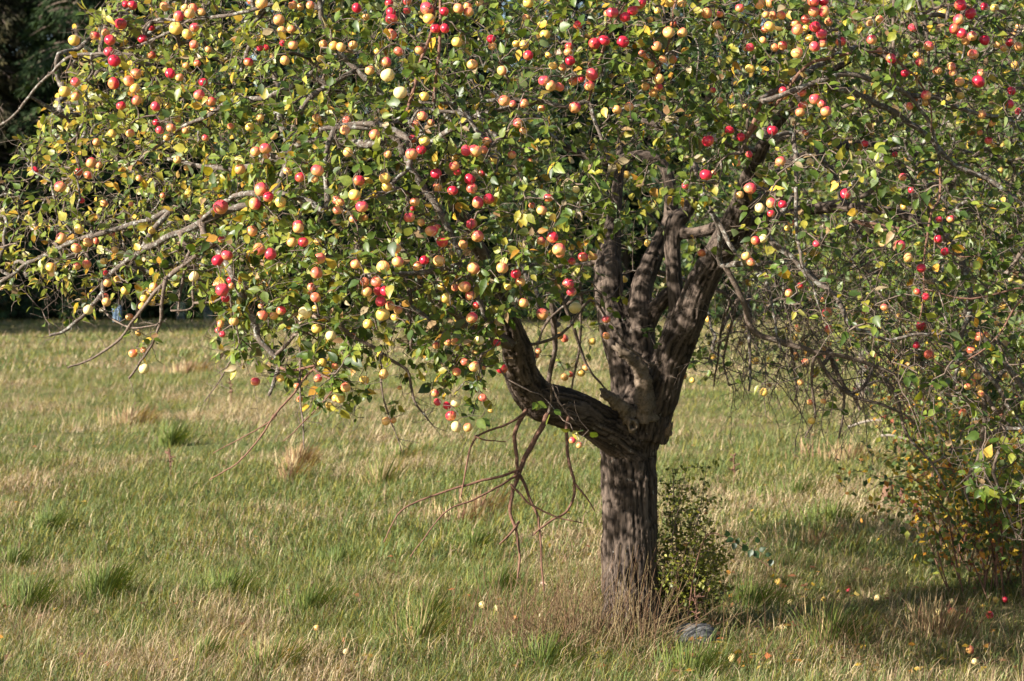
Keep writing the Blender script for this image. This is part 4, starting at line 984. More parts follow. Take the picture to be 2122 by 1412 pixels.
for _ in range(420):                                                    # weeping twigs below the skirt of the crown
    k0 = g.integers(NFIX + nA, NP)
    u, v = proj(pos[k0]); u, v = u[0], v[0]
    lim = np.interp(u, vF[:, 0], vF[:, 1]) if pos[k0][1] < 10.35 else np.interp(u, vB[:, 0], vB[:, 1])
    if v < lim - 190 or (1230 < u < 1420 and pos[k0][1] < 10.6): continue
    hang.append(spur(pos[k0], np.array([g.normal(0, .5), g.normal(0, .5), -0.7]), g.uniform(0.15, 0.38), g.uniform(0.0016, 0.0026), 6, 0.22, 0.10))
for p, r in list(hang):
    for k in range(1, len(p)):
        if g.random() < 0.7: hang.append(spur(p[k], g.normal(0, 1, 3) + np.array([0, 0, -.5]), g.uniform(0.04, 0.14), 0.0014, 3, 0.4, 0.05))
# dark tangle of bare twigs at the right under the lichened branches
for _ in range(260):
    u, v = g.uniform(1480, 1960), g.uniform(520, 800)
    p0 = P(u, v, g.uniform(9.0, 11.3))
    d = np.array([g.normal(0.5, 0.7), g.normal(0, .6), g.normal(-0.75, 0.4)])
    s = spur(p0, d, g.uniform(0.2, 0.55), g.uniform(0.002, 0.0036), 7, 0.22, 0.06)
    hang.append(s)
    for k in range(1, 8):
        for _ in range(2):
            if g.random() < 0.6: hang.append(spur(s[0][k], g.normal(0, 1, 3) + np.array([0, 0, -.4]), g.uniform(0.04, 0.16), 0.0016, 3, 0.45, 0.05))
fine += hang
tlink('twigs', tubes_mesh('twigs', fine, M_twig, lambda r: 4 if r.max() > 0.003 else 3), kind='stuff')

# ---------------------------------------------------------------- leaves
LEAF_V = np.array([[0, 0, 0], [0.0, 0.22, 0.0], [0.20, 0.40, 0.045], [0.235, 0.62, 0.05], [0.12, 0.86, 0.02], [0, 1.02, -0.05],
                   [-0.12, 0.86, 0.02], [-0.235, 0.62, 0.05], [-0.20, 0.40, 0.045], [0.0, 0.52, -0.02], [0.0, 0.78, -0.03], [0.015, 0.0, 0.0]])
LEAF_Q = np.array([[1, 2, 3, 9], [9, 3, 4, 10], [1, 9, 7, 8], [9, 10, 6, 7]])
LEAF_T = np.array([[0, 11, 1], [10, 4, 5], [10, 5, 6]])
LCOL = {'g': [(0.050, 0.088, 0.013), (0.070, 0.115, 0.017), (0.098, 0.145, 0.022), (0.040, 0.074, 0.017), (0.13, 0.175, 0.03)],
        'y': [(0.20, 0.22, 0.032), (0.28, 0.26, 0.04), (0.16, 0.20, 0.03)],
        'o': [(0.42, 0.27, 0.03), (0.36, 0.19, 0.03), (0.46, 0.32, 0.05)],
        'b': [(0.20, 0.12, 0.06), (0.26, 0.18, 0.10), (0.33, 0.27, 0.17)]}
def leaf_frames(p, dirs, nrm, size, roll):
    y = dirs / (np.linalg.norm(dirs, axis=1, keepdims=True) + 1e-9)
    x = np.cross(y, nrm); x /= np.linalg.norm(x, axis=1, keepdims=True) + 1e-9
    z = np.cross(x, y)
    return x, y, z
def leaves_mesh(name, p, x, y, z, size, colr, mat, bend=None, LV=LEAF_V, LQ=LEAF_Q, LT=LEAF_T, wid=None):
    n = len(p); k = len(LV)
    lv = np.repeat(LV[None], n, 0)
    if wid is not None: lv[:, :, 0] *= wid[:, None]
    if bend is not None: lv[:, :, 2] += bend[:, None] * (lv[:, :, 1] ** 2)
    v = p[:, None] + size[:, None, None] * (lv[:, :, 0:1] * x[:, None] + lv[:, :, 1:2] * y[:, None] + lv[:, :, 2:3] * z[:, None])
    b = (np.arange(n) * k)[:, None, None]
    return make_mesh(name, v.reshape(-1, 3), [(b + LQ[None]).reshape(-1, 4), (b + LT[None]).reshape(-1, 3)], mat, attrs={'col': colattr(np.repeat(colr, k, 0))})
g = np.random.default_rng(61)
lp, ld, lnm = [], [], []
clus = np.arange(NFIX, NP)
u_, v_ = proj(pos[clus])
dens = np.ones(len(clus)) * 4.8
dens[(u_ > 1480) & (v_ > 380)] *= 0.55
dens[(u_ > 1480) & (v_ < 380)] *= 0.8
dens[(u_ < 420) & (v_ > 300)] *= 0.62
dens[(u_ < 330)] *= 0.85
dens[pos[clus][:, 1] > 10.6] *= 1.15
dens *= 0.35 + 1.3 * fbm(pos[clus] * 2.2, 201, 2)
dens[(u_ < 1060) & (v_ > 560) & (pos[clus][:, 1] < 10.3)] *= 1.35
dens[:nA] *= 0.55
cnt = g.poisson(dens)
for k0, c in zip(clus, cnt):
    if c == 0: continue
    pr = pos[par[k0]]
    axis = pos[k0] - pr; L0 = np.linalg.norm(axis) + 1e-6; axis = axis / L0
    t = g.uniform(0.35, 1.0, c)[:, None]
    b = pr + (pos[k0] - pr) * t + g.normal(0, 0.006, (c, 3))
    out = pos[k0] - np.array([CX, CY, 1.9]); out = out / np.linalg.norm(out)
    d = axis * 0.5 + out * 0.35 + g.normal(0, 0.75, (c, 3)) + np.array([0, 0, -0.18])
    lp.append(b); ld.append(d)
    lnm.append(np.array([-0.28, -0.30, 0.62]) + out * 0.3 + g.normal(0, 0.50, (c, 3)))
lp = np.vstack(lp); ld = np.vstack(ld); lnm = np.vstack(lnm)
nL = len(lp)
size = g.uniform(0.033, 0.070, nL)
# keep fruit from being buried: no leaf in the air just in front of an apple
kd = KDTree(nA)
for i, p in enumerate(AP_P): kd.insert(p, i)
kd.balance()
lc = lp + ld / (np.linalg.norm(ld, axis=1, keepdims=True)) * size[:, None] * 0.5
lu, lv_ = proj(lc)
keep = np.ones(nL, bool)
au = np.array([a['u'] for a in apples]); av = np.array([a['v'] for a in apples]); ad = np.array([a['d'] for a in apples])
for i in range(nA):
    near = (np.abs(lu - au[i]) < ad[i] * 0.5 + 9) & (np.abs(lv_ - av[i]) < ad[i] * 0.5 + 9) & (lc[:, 1] < AP_P[i][1] + 0.03)
    keep &= ~(near & (g.random(nL) < 0.86))
lp, ld, lnm, size, lu, lv_, lc = (a[keep] for a in (lp, ld, lnm, size, lu, lv_, lc)); nL = len(lp)
x, y, z = leaf_frames(lp, ld, lnm, size, None)
# colour: greener in the middle, yellower at the left tips
yel = 0.24 + 0.34 * smooth(700, 150, lu) + 0.16 * (fbm(lc * 2.5, 211, 2) - 0.5) * 2 + 0.12 * smooth(300, 0, lv_) * smooth(900, 400, lu)
rv = g.random(nL)
def pick(k): a = np.array(LCOL[k]); return a[g.integers(0, len(a), nL)]
lcol = pick('g')
ysel = rv < np.clip(yel, 0.05, 0.8)
lcol = np.where(ysel[:, None], pick('y'), lcol)
lcol = np.where((rv < np.clip(yel, 0.05, 0.8) * 0.20)[:, None], pick('o'), lcol)
lcol = np.where((g.random(nL) < 0.05)[:, None], pick('b'), lcol)
lcol = lcol * g.uniform(0.82, 1.4, nL)[:, None]
bend = g.normal(-0.18, 0.28, nL); wid = g.uniform(0.85, 1.45, nL)
# the largest-looking front leaves are single parts
inframe = (lu > 10) & (lu < 2110) & (lv_ > 10) & (lv_ < 1100) & (lc[:, 1] < 9.3)
score = np.where(inframe, size / lc[:, 1] * np.abs(z[:, 1]), 0)
top = np.argsort(score)[::-1][:300]
proto = []
for i in range(24):
    cc = lcol[top[i]]
    proto.append(leaves_mesh('leaf', np.zeros((1, 3)), np.eye(3)[:1], np.eye(3)[1:2], np.eye(3)[2:3], np.ones(1), cc[None], M_leaf, np.array([bend[top[i]]]), wid=np.array([wid[top[i]]])))
pcol = np.array([lcol[top[i]] for i in range(24)])
for i in top:
    k0 = int(np.abs(pcol - lcol[i]).sum(1).argmin())
    o_ = bpy.data.objects.new('leaf', proto[k0]); col.objects.link(o_)
    o_.parent = tree
    m = np.eye(4); m[:3, 0], m[:3, 1], m[:3, 2], m[:3, 3] = x[i] * size[i], y[i] * size[i], z[i] * size[i], lp[i] - TREE_BASE
    o_.matrix_local = Matrix(m.tolist())
rest = np.setdiff1d(np.arange(nL), top)
tlink('foliage', leaves_mesh('foliage', lp[rest], x[rest], y[rest], z[rest], size[rest], lcol[rest], M_leaf, bend[rest], wid=wid[rest]), kind='stuff')
open("/tmp/stats.txt","w").write(f"{nL} leaves {len(fine)} twigs {len(cand)} clus")

# ---------------------------------------------------------------- apple meshes
def apple_profile(k):
    t = np.linspace(0, math.pi, 13)
    r = np.sin(t) * (1.0 + 0.06 * np.cos(t) * k)
    z_ = np.cos(t) * (0.90 + 0.03 * k)
    z_ = z_ - 0.20 * np.exp(-(r / 0.26) ** 2) * np.sign(np.cos(t)) * np.where(np.cos(t) > 0, 1.0, 0.7)
    return r, z_
APV = []
for k in range(4):
    r, z_ = apple_profile([0.6, 1.2, -0.2, 0.9][k])
    s = 18; ang = np.arange(s) * 2 * math.pi / s
    gk = np.random.default_rng(400 + k)
    lob = 1 + 0.025 * np.cos(5 * ang + gk.uniform(0, 6)) + 0.035 * np.cos(ang + gk.uniform(0, 6)) + 0.03 * np.cos(2 * ang + gk.uniform(0, 6))
    ring = np.stack([np.outer(r[1:-1], np.cos(ang) * lob), np.outer(r[1:-1], np.sin(ang) * lob), np.repeat(z_[1:-1, None], s, 1) * (1 + 0.03 * np.cos(ang + k)[None])], -1).reshape(-1, 3)
    v = np.vstack([ring, [[0, 0, z_[0]], [0, 0, z_[-1]]]])
    m = len(r) - 2
    qs = np.vstack([np.column_stack([j * s + np.arange(s), (j + 1) * s + np.arange(s), (j + 1) * s + (np.arange(s) + 1) % s, j * s + (np.arange(s) + 1) % s]) for j in range(m - 1)])
    sa = np.arange(s); sb = (sa + 1) % s
    ts = np.vstack([np.column_stack([np.full(s, len(v) - 2), sa, sb]), np.column_stack([np.full(s, len(v) - 1), (m - 1) * s + sb, (m - 1) * s + sa])])
    APV.append((v, qs, ts))
AP_ME = [make_mesh('apple', v, [q_, t], AM['R'], attrs={'loc': ('FLOAT_VECTOR', 'POINT', v), 'rnd': ('FLOAT', 'POINT', np.zeros(len(v)))}) for v, q_, t in APV]
sv, sq, stt = tube_arrays(np.array([[0, 0, 0.66], [0.02, 0, 0.9], [0.06, 0.03, 1.25], [0.08, 0.05, 1.75]]), np.array([0.05, 0.045, 0.04, 0.055]), 5, True)
STEM_ME = make_mesh('stem', sv, [sq, stt], M_stem)
cv = [[0, 0, -0.80]]; cf = []
for j in range(5):
    a = j * 2 * math.pi / 5
    cv += [[0.06 * math.cos(a - .4), 0.06 * math.sin(a - .4), -0.80], [0.17 * math.cos(a), 0.17 * math.sin(a), -0.93], [0.06 * math.cos(a + .4), 0.06 * math.sin(a + .4), -0.80]]
    b = 1 + 3 * j; cf += [[0, b, b + 1], [0, b + 1, b + 2]]
CALYX_ME = make_mesh('calyx', np.array(cv), [np.array(cf)], M_calyx)
COLN = {'R': 'deep red', 'P': 'pink-red', 'O': 'orange-blushed', 'Y': 'golden yellow', 'K': 'pale cream-yellow'}
def place_apple(a, g, label, group, fallen=False):
    k = int(g.integers(0, 4))
    o_ = bpy.data.objects.new('apple', AP_ME[k]); col.objects.link(o_)
    o_.location = a['p']; o_.scale = [a['r']] * 3
    o_.rotation_euler = a['rot']
    o_.material_slots[0].link = 'OBJECT'; o_.material_slots[0].material = AM[a['c']]
    o_['label'] = label; o_['category'] = 'apple'; o_['group'] = group
    for nm, me_ in (('stem', STEM_ME), ('calyx', CALYX_ME)):
        c = bpy.data.objects.new(nm, me_); col.objects.link(c); c.parent = o_
    return o_
g = np.random.default_rng(71)
for a in apples:
    a['rot'] = (g.normal(-0.35, 0.45), g.normal(0, 0.35), g.uniform(0, 6.28))
def zone(a):
    u, v = a['u'], a['v']
    if a['back']: return 'in shade behind trunk and twigs'
    if u < 420 and v > 590: return 'on drooping twigs above the meadow'
    if u < 330 and v < 590: return 'against the dark conifers'
    if 1230 < u < 1500 and v > 430: return 'in front of the forked trunk'
    if u < 1230 and v > 640: return 'low at the crown skirt beside the elbow'
    if u < 1230 and v > 420: return 'among dense leaves above the elbowed limb'
    if u < 700: return 'in the yellowing crown near the conifers'
    if u < 1300: return 'high in leafy crown over the elbowed limb'
    if u < 1640: return 'high in the crown above the trunk fork'
    if v > 640: return 'low over the bramble thicket'
    if v > 330: return 'between lichened branches above the brambles'
    return 'high up on the lichened arching branches'
for i, a in enumerate(apples):
    dd = np.hypot(au - a['u'], av - a['v'])
    nb_ = np.where((dd < (ad + a['d']) * 0.5 + 4) & (dd > 0.1))[0]; nn = len(nb_)
    a['bunch'] = 'alone' if nn == 0 else (f"touching a {COLN[apples[nb_[0]]['c']]} one" if nn == 1 else ('between two others' if nn == 2 else 'in a tight bunch'))
    a['size'] = 'large' if a['d'] > 22.5 else ('medium' if a['d'] > 17.5 else 'small')
order = np.argsort([-a['d'] for a in apples])
single = set(order[:272].tolist())
g = np.random.default_rng(73)
for i in order[:272]:
    a = apples[i]
    lb = f"{a['size']} {COLN[a['c']]} apple {a['bunch']} {zone(a)}"
    if len(lb.replace('-', ' ').split()) > 16: lb = lb.split(' ', 1)[1]
    place_apple(a, g, lb, lb.replace(' apple ', ' apples ', 1))
V, Q, T, LOC, RN, FM_q, FM_t, o = [], [], [], [], [], [], [], 0
ckeys = list(AM)
from mathutils import Euler
for i, a in enumerate(apples):
    if i in single: continue
    v, q_, t = APV[int(g.integers(0, 4))]
    R_ = np.array(Euler(a['rot']).to_matrix())
    V.append(v @ R_.T * a['r'] + a['p']); Q.append(q_ + o); T.append(t + o); o += len(v)
    LOC.append(v); RN.append(np.full(len(v), g.random()))
    FM_q.append(np.full(len(q_), ckeys.index(a['c']))); FM_t.append(np.full(len(t), ckeys.index(a['c'])))
me = make_mesh('small_apples', np.vstack(V), [np.vstack(Q), np.vstack(T)], [AM[c] for c in ckeys], np.concatenate(FM_q + FM_t),
               {'loc': ('FLOAT_VECTOR', 'POINT', np.vstack(LOC)), 'rnd': ('FLOAT', 'POINT', np.concatenate(RN))})
link('small_apples', me, kind='stuff', label='many smaller apples scattered through the crown of the old tree', cat='apples')

# ---------------------------------------------------------------- windfall apples in the grass
g = np.random.default_rng(81)
for u, v, d, c, lb in FALL:
    p = ground_at(u, v + d * 0.45)
    r = 0.5 * d * p[1] / F * 1.12
    p[2] += r * 0.95 + 0.012
    place_apple(dict(p=p, r=r, c=c, rot=(g.uniform(0, 6), g.uniform(0, 6), g.uniform(0, 6))), g, lb, 'windfall apples in the grass')

# ---------------------------------------------------------------- small leaf shape for shrubs, brambles, hedge and far trees
SL_V = np.array([[0, 0, 0], [0.30, 0.42, 0.06], [0, 1.0, -0.06], [-0.30, 0.42, 0.06], [0, 0.5, 0]], float)
SL_Q = np.zeros((0, 4), int)
SL_T = np.array([[0, 1, 4], [1, 2, 4], [4, 2, 3], [0, 4, 3]])
def scatter_leaves(name, p, size, colr, g, up=(-0.2, -0.3, 0.6), mat=None, droop=0.2, dirs=None):
    n = len(p)
    d = g.normal(0, 1, (n, 3)) + np.array([0, 0, -droop]) if dirs is None else dirs
    nm = np.array(up) + g.normal(0, 0.5, (n, 3))
    x, y, z = leaf_frames(p, d, nm, size, None)
    k = len(SL_V)
    v = p[:, None] + size[:, None, None] * (SL_V[None, :, 0:1] * x[:, None] + SL_V[None, :, 1:2] * y[:, None] + SL_V[None, :, 2:3] * z[:, None])
    b = (np.arange(n) * k)[:, None, None]
    return make_mesh(name, v.reshape(-1, 3), [(b + SL_T[None]).reshape(-1, 3)], mat or M_weed, attrs={'col': colattr(np.repeat(colr, k, 0))}, smooth_shade=False)
def cols_from(pal, w, n, g):
    pal = np.array(pal); w = np.array(w, float); w /= w.sum()
    return pal[g.choice(len(pal), n, p=w)] * g.uniform(0.7, 1.3, n)[:, None]
def arch(p0, az, ln, rise, g, n=7, wob=0.06):
    t = np.linspace(0, 1, n)
    x = ln * t; z = rise * (t * 1.9 - t * t * 1.25)
    p = np.column_stack([p0[0] + np.cos(az) * x, p0[1] + np.sin(az) * x, p0[2] + z])
    p[1:] += g.normal(0, wob * ln * 0.5, (n - 1, 3))
    p[:, 2] = np.maximum(p[:, 2], p0[2] - 0.0)
    return p

# leafy shrub beside the trunk
g = np.random.default_rng(91)
sb = ground_at(1405, 1300)
shrub = empty('shrub', sb, 'small yellow-green leafy shrub growing against the foot of the apple trunk', 'shrub')
st_l, lf = [], []
for i in range(34):
    tu, tv = g.uniform(1345, 1510), g.uniform(955, 1230)
    if tv < 1060: tu = g.uniform(1390, 1512)
    tip = P(tu, tv, sb[1] + g.normal(-0.05, 0.10))
    b0 = sb + np.array([g.normal(0, 0.07), g.normal(0, 0.05), -0.01])
    m = (b0 + tip) / 2 + np.array([g.normal(0, 0.04), g.normal(0, 0.04), 0.04])
    c = catmull(np.array([b0, m, tip]), 5)
    st_l.append((c, np.linspace(0.0042, 0.0014, len(c))))
    for k in range(3, len(c)):
        for _ in range(3):
            d = g.normal(0, 1, 3); d[2] = abs(d[2]) * 0.5; d /= np.linalg.norm(d)
            e = c[k] + d * g.uniform(0.04, 0.13)
            st_l.append((np.array([c[k], (c[k] + e) / 2 + g.normal(0, .008, 3), e]), np.array([.0014, .0011, .0008])))
            q_ = g.uniform(0.25, 1.05, 5)[:, None]
            lf.append(c[k] + (e - c[k]) * q_ + g.normal(0, 0.010, (5, 3)))
lf = np.vstack(lf)
so = -np.array(sb)
def slink(name, me, par, off, **kw):
    o_ = link(name, me, par, **kw); o_.location = off; return o_
slink('stems', tubes_mesh('stems', st_l, M_twig, 4), shrub, so)
slink('foliage', scatter_leaves('foliage', lf, g.uniform(0.018, 0.034, len(lf)), cols_from([(0.20, 0.215, 0.03), (0.14, 0.17, 0.025), (0.27, 0.27, 0.04), (0.09, 0.12, 0.02), (0.24, 0.13, 0.04)], [4, 4, 3, 1.5, .4], len(lf), g), g), shrub, so, kind='stuff')

# single bramble cane reaching out of the shrub
cane_px = [(1425, 1285), (1440, 1180), (1465, 1110), (1500, 1112), (1540, 1135), (1580, 1165), (1614, 1190)]
c = catmull(pxline(cane_px, [10.35, 10.15, 10.1]), 4); b0 = c[0].copy()
cane = empty('bramble_cane', b0, 'arching bramble cane with dark green toothed leaves beside the trunk shrub', 'bramble')
slink('stem', tubes_mesh('stem', [(c, np.linspace(.004, .002, len(c)))], M_shoot, 6), cane, -b0)
leaf3 = LEAF_V.copy(); leaf3[:, 0] *= 1.35
for i, (u, v, a) in enumerate([(1515, 1118, 200), (1528, 1124, 80), (1522, 1130, 250), (1556, 1144, 240), (1570, 1122, 100), (1578, 1140, 40), (1566, 1147, 300), (1590, 1150, 20), (1598, 1164, 250), (1545, 1138, 120), (1508, 1108, 110)]):
    p = P(u, v, 10.1 + 0.02 * (i % 3)) - b0
    s = [0.055, 0.045, 0.05][i % 3]
    d = np.array([[math.cos(math.radians(a)), -0.35, math.sin(math.radians(a))]])
    x, y, z = leaf_frames(None, d, np.array([[-0.3, -0.8, 0.5]]), None, None)
    cane_leaf = leaves_mesh('leaf', (p - y[0] * s * 0.5)[None], x, y, z, np.array([s]), np.array([[0.028, 0.062, 0.022]]), M_leaf, np.array([-.15]), LV=leaf3)
    link('leaf', cane_leaf, cane)

# bramble thicket and hedge going back along the right side of the meadow
BRAM_PAL = [(0.09, 0.14, 0.03), (0.06, 0.10, 0.028), (0.20, 0.22, 0.04), (0.50, 0.33, 0.03), (0.45, 0.20, 0.03), (0.22, 0.07, 0.04)]
bushes = [  # x, y, radius, height, leaves, leaf size, palette weights, label
 (2.95, 11.7, .66, 1.05, 4200, .048, [4, 3, 3, 2.6, 1.6, .8], 'nearest bramble bush with orange and yellow autumn leaves under the crown'),
 (3.30, 13.4, .85, 1.35, 4200, .048, [4, 3, 4, 2.0, 1.2, .6], 'bramble bush with mixed green and orange leaves behind the nearest brambles'),
 (3.85, 16.6, 1.0, 1.6, 3600, .055, [4, 3, 5, .8, .8, .6], 'yellow-green bramble bush in the middle of the hedge'),
 (4.9, 21.5, 1.3, 2.0, 3000, .06, [4, 3, 6, .8, .6, .5], 'tall yellow-green hedge bush with tangled canes'),
 (6.2, 28.0, 1.7, 2.4, 2800, .08, [4, 4, 6, .5, .5, .4], 'rounded light green hedge bush far down the meadow side'),
 (8.3, 38.0, 2.4, 2.8, 2600, .11, [4, 5, 5, .5, .4, .4], 'last broad green hedge bush before the conifers')]
for bi_, (bx, by, br, bh, nlv, ls_, w, lb) in enumerate(bushes):
    g = np.random.default_rng(500 + bi_)
    z0 = ground_h(np.array([[bx, by]]))[0]
    b0 = np.array([bx, by, z0])
    bush = empty('bramble_bush', b0, lb, 'bramble', 'brambles along the meadow edge')
    canes = []
    for i in range(46):
        a0 = g.uniform(0, 6.28); rr0 = br * 0.55 * math.sqrt(g.random())
        p0 = np.array([math.cos(a0) * rr0, math.sin(a0) * rr0 * 1.0, -0.02])
        canes.append((catmull(arch(p0, g.uniform(0, 6.28), br * g.uniform(0.5, 1.15), bh * g.uniform(0.55, 1.15), g), 2), None))
    canes = [(c, np.linspace(.0055, .0016, len(c)) * max(1, by / 14)) for c, _ in canes]
    for k, (c, r) in enumerate(canes[:12]):
        link('cane', tubes_mesh('cane', [(c, r)], M_shoot, 5), bush)
    link('canes', tubes_mesh('canes', canes[12:], M_shoot, 4), bush, kind='stuff')
    allp = np.vstack([c[2:] for c, _ in canes])
    lp_ = allp[g.integers(0, len(allp), nlv)] + g.normal(0, 0.085 * max(1, br), (nlv, 3))
    lp_[:, 2] = np.maximum(lp_[:, 2], 0.04)
    link('foliage', scatter_leaves('foliage', lp_, g.uniform(0.6, 1.25, nlv) * ls_, cols_from(BRAM_PAL, w, nlv, g), g), bush, kind='stuff')

# broadleaf trees standing behind the hedge
def broadleaf(loc, h, rad_, nlv, ls_, pal, w, seed, label):
    g = np.random.default_rng(seed)
    z0 = ground_h(np.array([loc]))[0]
    root = empty('hedgerow_tree', (loc[0], loc[1], z0), label, 'tree', 'trees behind the bramble hedge')
    tp_ = np.array([[0, 0, -0.1], [g.normal(0, .1), g.normal(0, .1), h * .25], [g.normal(0, .25), g.normal(0, .25), h * .5], [g.normal(0, .3), g.normal(0, .3), h * .8]])
    tc = catmull(tp_, 4)
    link('trunk', tubes_mesh('trunk', [(tc, np.linspace(h * .022, h * .006, len(tc)))], M_branch, 8), root)
    br_, cl = [], []
    for i in range(42):
        k = g.integers(3, len(tc)); a0 = g.uniform(0, 6.28)
        ln = rad_ * g.uniform(0.5, 1.1)
        e = tc[k] + np.array([math.cos(a0) * ln, math.sin(a0) * ln, g.uniform(-0.15, 0.45) * h * 0.5])
        c = catmull(np.array([tc[k], (tc[k] + e) / 2 + g.normal(0, .15, 3), e]), 4)
        br_.append((c, np.linspace(h * .006, h * .0015, len(c))))
        cl.append(c[2:])
        for _ in range(4):
            q0 = c[g.integers(2, len(c))]; e2 = q0 + g.normal(0, 0.45, 3) * rad_ * 0.45
            br_.append((np.array([q0, (q0 + e2) / 2, e2]), np.linspace(h * .0025, h * .001, 3))); cl.append(np.array([e2, (q0 + e2) / 2]))
    link('limbs', tubes_mesh('limbs', br_, M_twig, 4), root)
    cl = np.vstack(cl)
    lp_ = cl[g.integers(0, len(cl), nlv)] + g.normal(0, 0.20, (nlv, 3)) * rad_ * 0.42
    lp_[:, 2] = np.maximum(lp_[:, 2], 0.3)
    link('crown', scatter_leaves('crown', lp_, g.uniform(.6, 1.3, nlv) * ls_, cols_from(pal, w, nlv, g), g), root, kind='stuff')
BL_PAL = [(0.05, 0.085, 0.018), (0.075, 0.12, 0.024), (0.13, 0.16, 0.03), (0.22, 0.20, 0.035), (0.28, 0.17, 0.03)]
for i, (x_, y_, h_, r_, n_, s_, lb) in enumerate([
    (5.6, 19.0, 5.2, 2.3, 9000, .085, 'broad green tree close behind the brambles with gaps of sky'),
    (7.8, 25.5, 7.0, 2.9, 9000, .11, 'tall green tree behind the hedge, next to the broad one'),
    (5.4, 30.5, 6.6, 2.7, 8000, .12, 'yellowing green tree seen through the crown above the hedge bush'),
    (10.5, 33.0, 9.0, 3.6, 8000, .14, 'large dark green tree furthest along the hedge'),
    (9.6, 47.0, 9.5, 4.0, 8000, .17, 'pale green tree standing before the conifer wood')]):
    broadleaf((x_, y_), h_, r_, n_, s_, BL_PAL, [4, 4, 3, 1.4, .5], 600 + i, lb)

# ---------------------------------------------------------------- conifer wood beyond the meadow
def conifer_mesh(h, rmax, seed, pal, w, nb=330):
    g = np.random.default_rng(seed)
    P_, D_, S_ = [], [], []
    br_ = []
    for i in range(nb):
        t = g.random() ** 1.15
        z_ = 0.6 + t * (h - 1.0)
        ln = rmax * (1 - t) ** 0.75 * g.uniform(0.65, 1.1) + 0.25
        a0 = g.uniform(0, 6.28)
        n = 7; s = np.linspace(0.0, 1, n)
        c = np.column_stack([np.cos(a0) * ln * s, np.sin(a0) * ln * s, z_ + ln * (0.10 * s - 0.42 * s * s)])
        c[:, 2] = np.maximum(c[:, 2], 0.25)
        br_.append((c, np.linspace(.05, .012, n)))
        m = int(10 + ln * 9)
        ss = g.uniform(0.18, 1.03, m)
        pp = np.column_stack([np.interp(ss, s, c[:, k]) for k in range(3)]) + g.normal(0, 0.13, (m, 3)) * (0.5 + ln * .28)
        dd = np.column_stack([np.cos(a0 + g.normal(0, .7, m)), np.sin(a0 + g.normal(0, .7, m)), g.uniform(-1.5, -0.35, m)])
        P_.append(pp); D_.append(dd); S_.append(g.uniform(0.28, 0.62, m))
    P_, D_, S_ = np.vstack(P_), np.vstack(D_), np.concatenate(S_)
    P_[:, 2] = np.maximum(P_[:, 2], 0.5)
    # a drooping spray: three narrow fronds
    sv_ = np.array([[0, 0, 0], [.10, .45, .02], [0, 1, -.1], [-.10, .45, .02], [.05, .2, 0], [.34, .55, 0], [.40, .85, -.08], [.20, .50, 0], [-.05, .2, 0], [-.34, .55, 0], [-.40, .85, -.08], [-.20, .50, 0]], float)
    st_ = np.array([[0, 1, 2], [0, 2, 3], [4, 5, 6], [4, 6, 7], [8, 10, 9], [8, 11, 10]])
    n = len(P_)
    x, y, z = leaf_frames(P_, D_, np.array([[0, 0, 1.0]]) + g.normal(0, .6, (n, 3)), S_, None)
    k = len(sv_)
    v = P_[:, None] + S_[:, None, None] * (sv_[None, :, 0:1] * x[:, None] + sv_[None, :, 1:2] * y[:, None] + sv_[None, :, 2:3] * z[:, None])
    b = (np.arange(n) * k)[:, None, None]
    cc = cols_from(pal, w, n, g)
    crown = make_mesh('crown', v.reshape(-1, 3), [(b + st_[None]).reshape(-1, 3)], M_conifer, attrs={'col': colattr(np.repeat(cc, k, 0))}, smooth_shade=False)
    tc = np.array([[0, 0, -.3], [0, 0, h * .3], [g.normal(0, .1), g.normal(0, .1), h * .7], [0, 0, h * .97]])
    trunk = tubes_mesh('trunk', [(tc, np.array([h * .018, h * .013, h * .007, .02]))], M_twig, 8)
    limbs = tubes_mesh('boughs', br_, M_twig, 3)
    return trunk, limbs, crown
CON = [conifer_mesh(19, 3.6, 701, [(.028, .052, .019), (.042, .072, .026), (.020, .038, .016)], [3, 2, 2]),
       conifer_mesh(23, 4.2, 702, [(.020, .040, .018), (.030, .055, .020), (.015, .028, .014)], [3, 2, 2], 380),
       conifer_mesh(17, 3.2, 703, [(.040, .040, .020), (.030, .030, .016), (.05, .045, .02)], [3, 2, 2])]
trees_at = [(-23.2, 89, 2, 1.1), (-19.4, 88.4, 0, 1.05), (-16.2, 90, 1, 1.0), (-13.0, 88.2, 0, .95), (-9.5, 89.6, 1, .95), (-6.0, 88.4, 0, 1.0), (-2.4, 90, 1, .9), (1.4, 88.4, 0, 1.05), (5.0, 90, 1, 1.0), (8.8, 88.6, 0, 1.0), (12.6, 90, 1, 1.05), (16.4, 89, 0, 1.1), (20.5, 90, 1, 1.0), (25, 89, 0, 1.1),
            (-27.5, 88, 1, 1.0), (-21.4, 95, 1, 1.5), (-14.6, 96, 0, 1.55), (-7.8, 95.5, 1, 1.5), (-0.6, 96, 0, 1.55), (6.8, 95.5, 1, 1.5), (14.4, 96, 0, 1.55), (22.6, 96, 1, 1.5),
            (-26.5, 96, 0, 1.55), (-24, 102, 1, 1.2), (-19, 102, 0, 1.3), (-29.5, 95, 1, 1.2), (-30.0, 80, 1, 1.0), (-31.5, 73, 0, 1.15), (-33, 66, 1, 1.0), (-36, 59, 1, 1.1)]  # the nearer ones at the end stand unseen, added to shade the wood edge
CL = {0: 'dark green conifer with drooping sprays glimpsed through the apple crown', 1: 'tall blackish green conifer glimpsed through the apple crown', 2: 'brownish thin conifer at the end of the wood edge'}
g = np.random.default_rng(77)
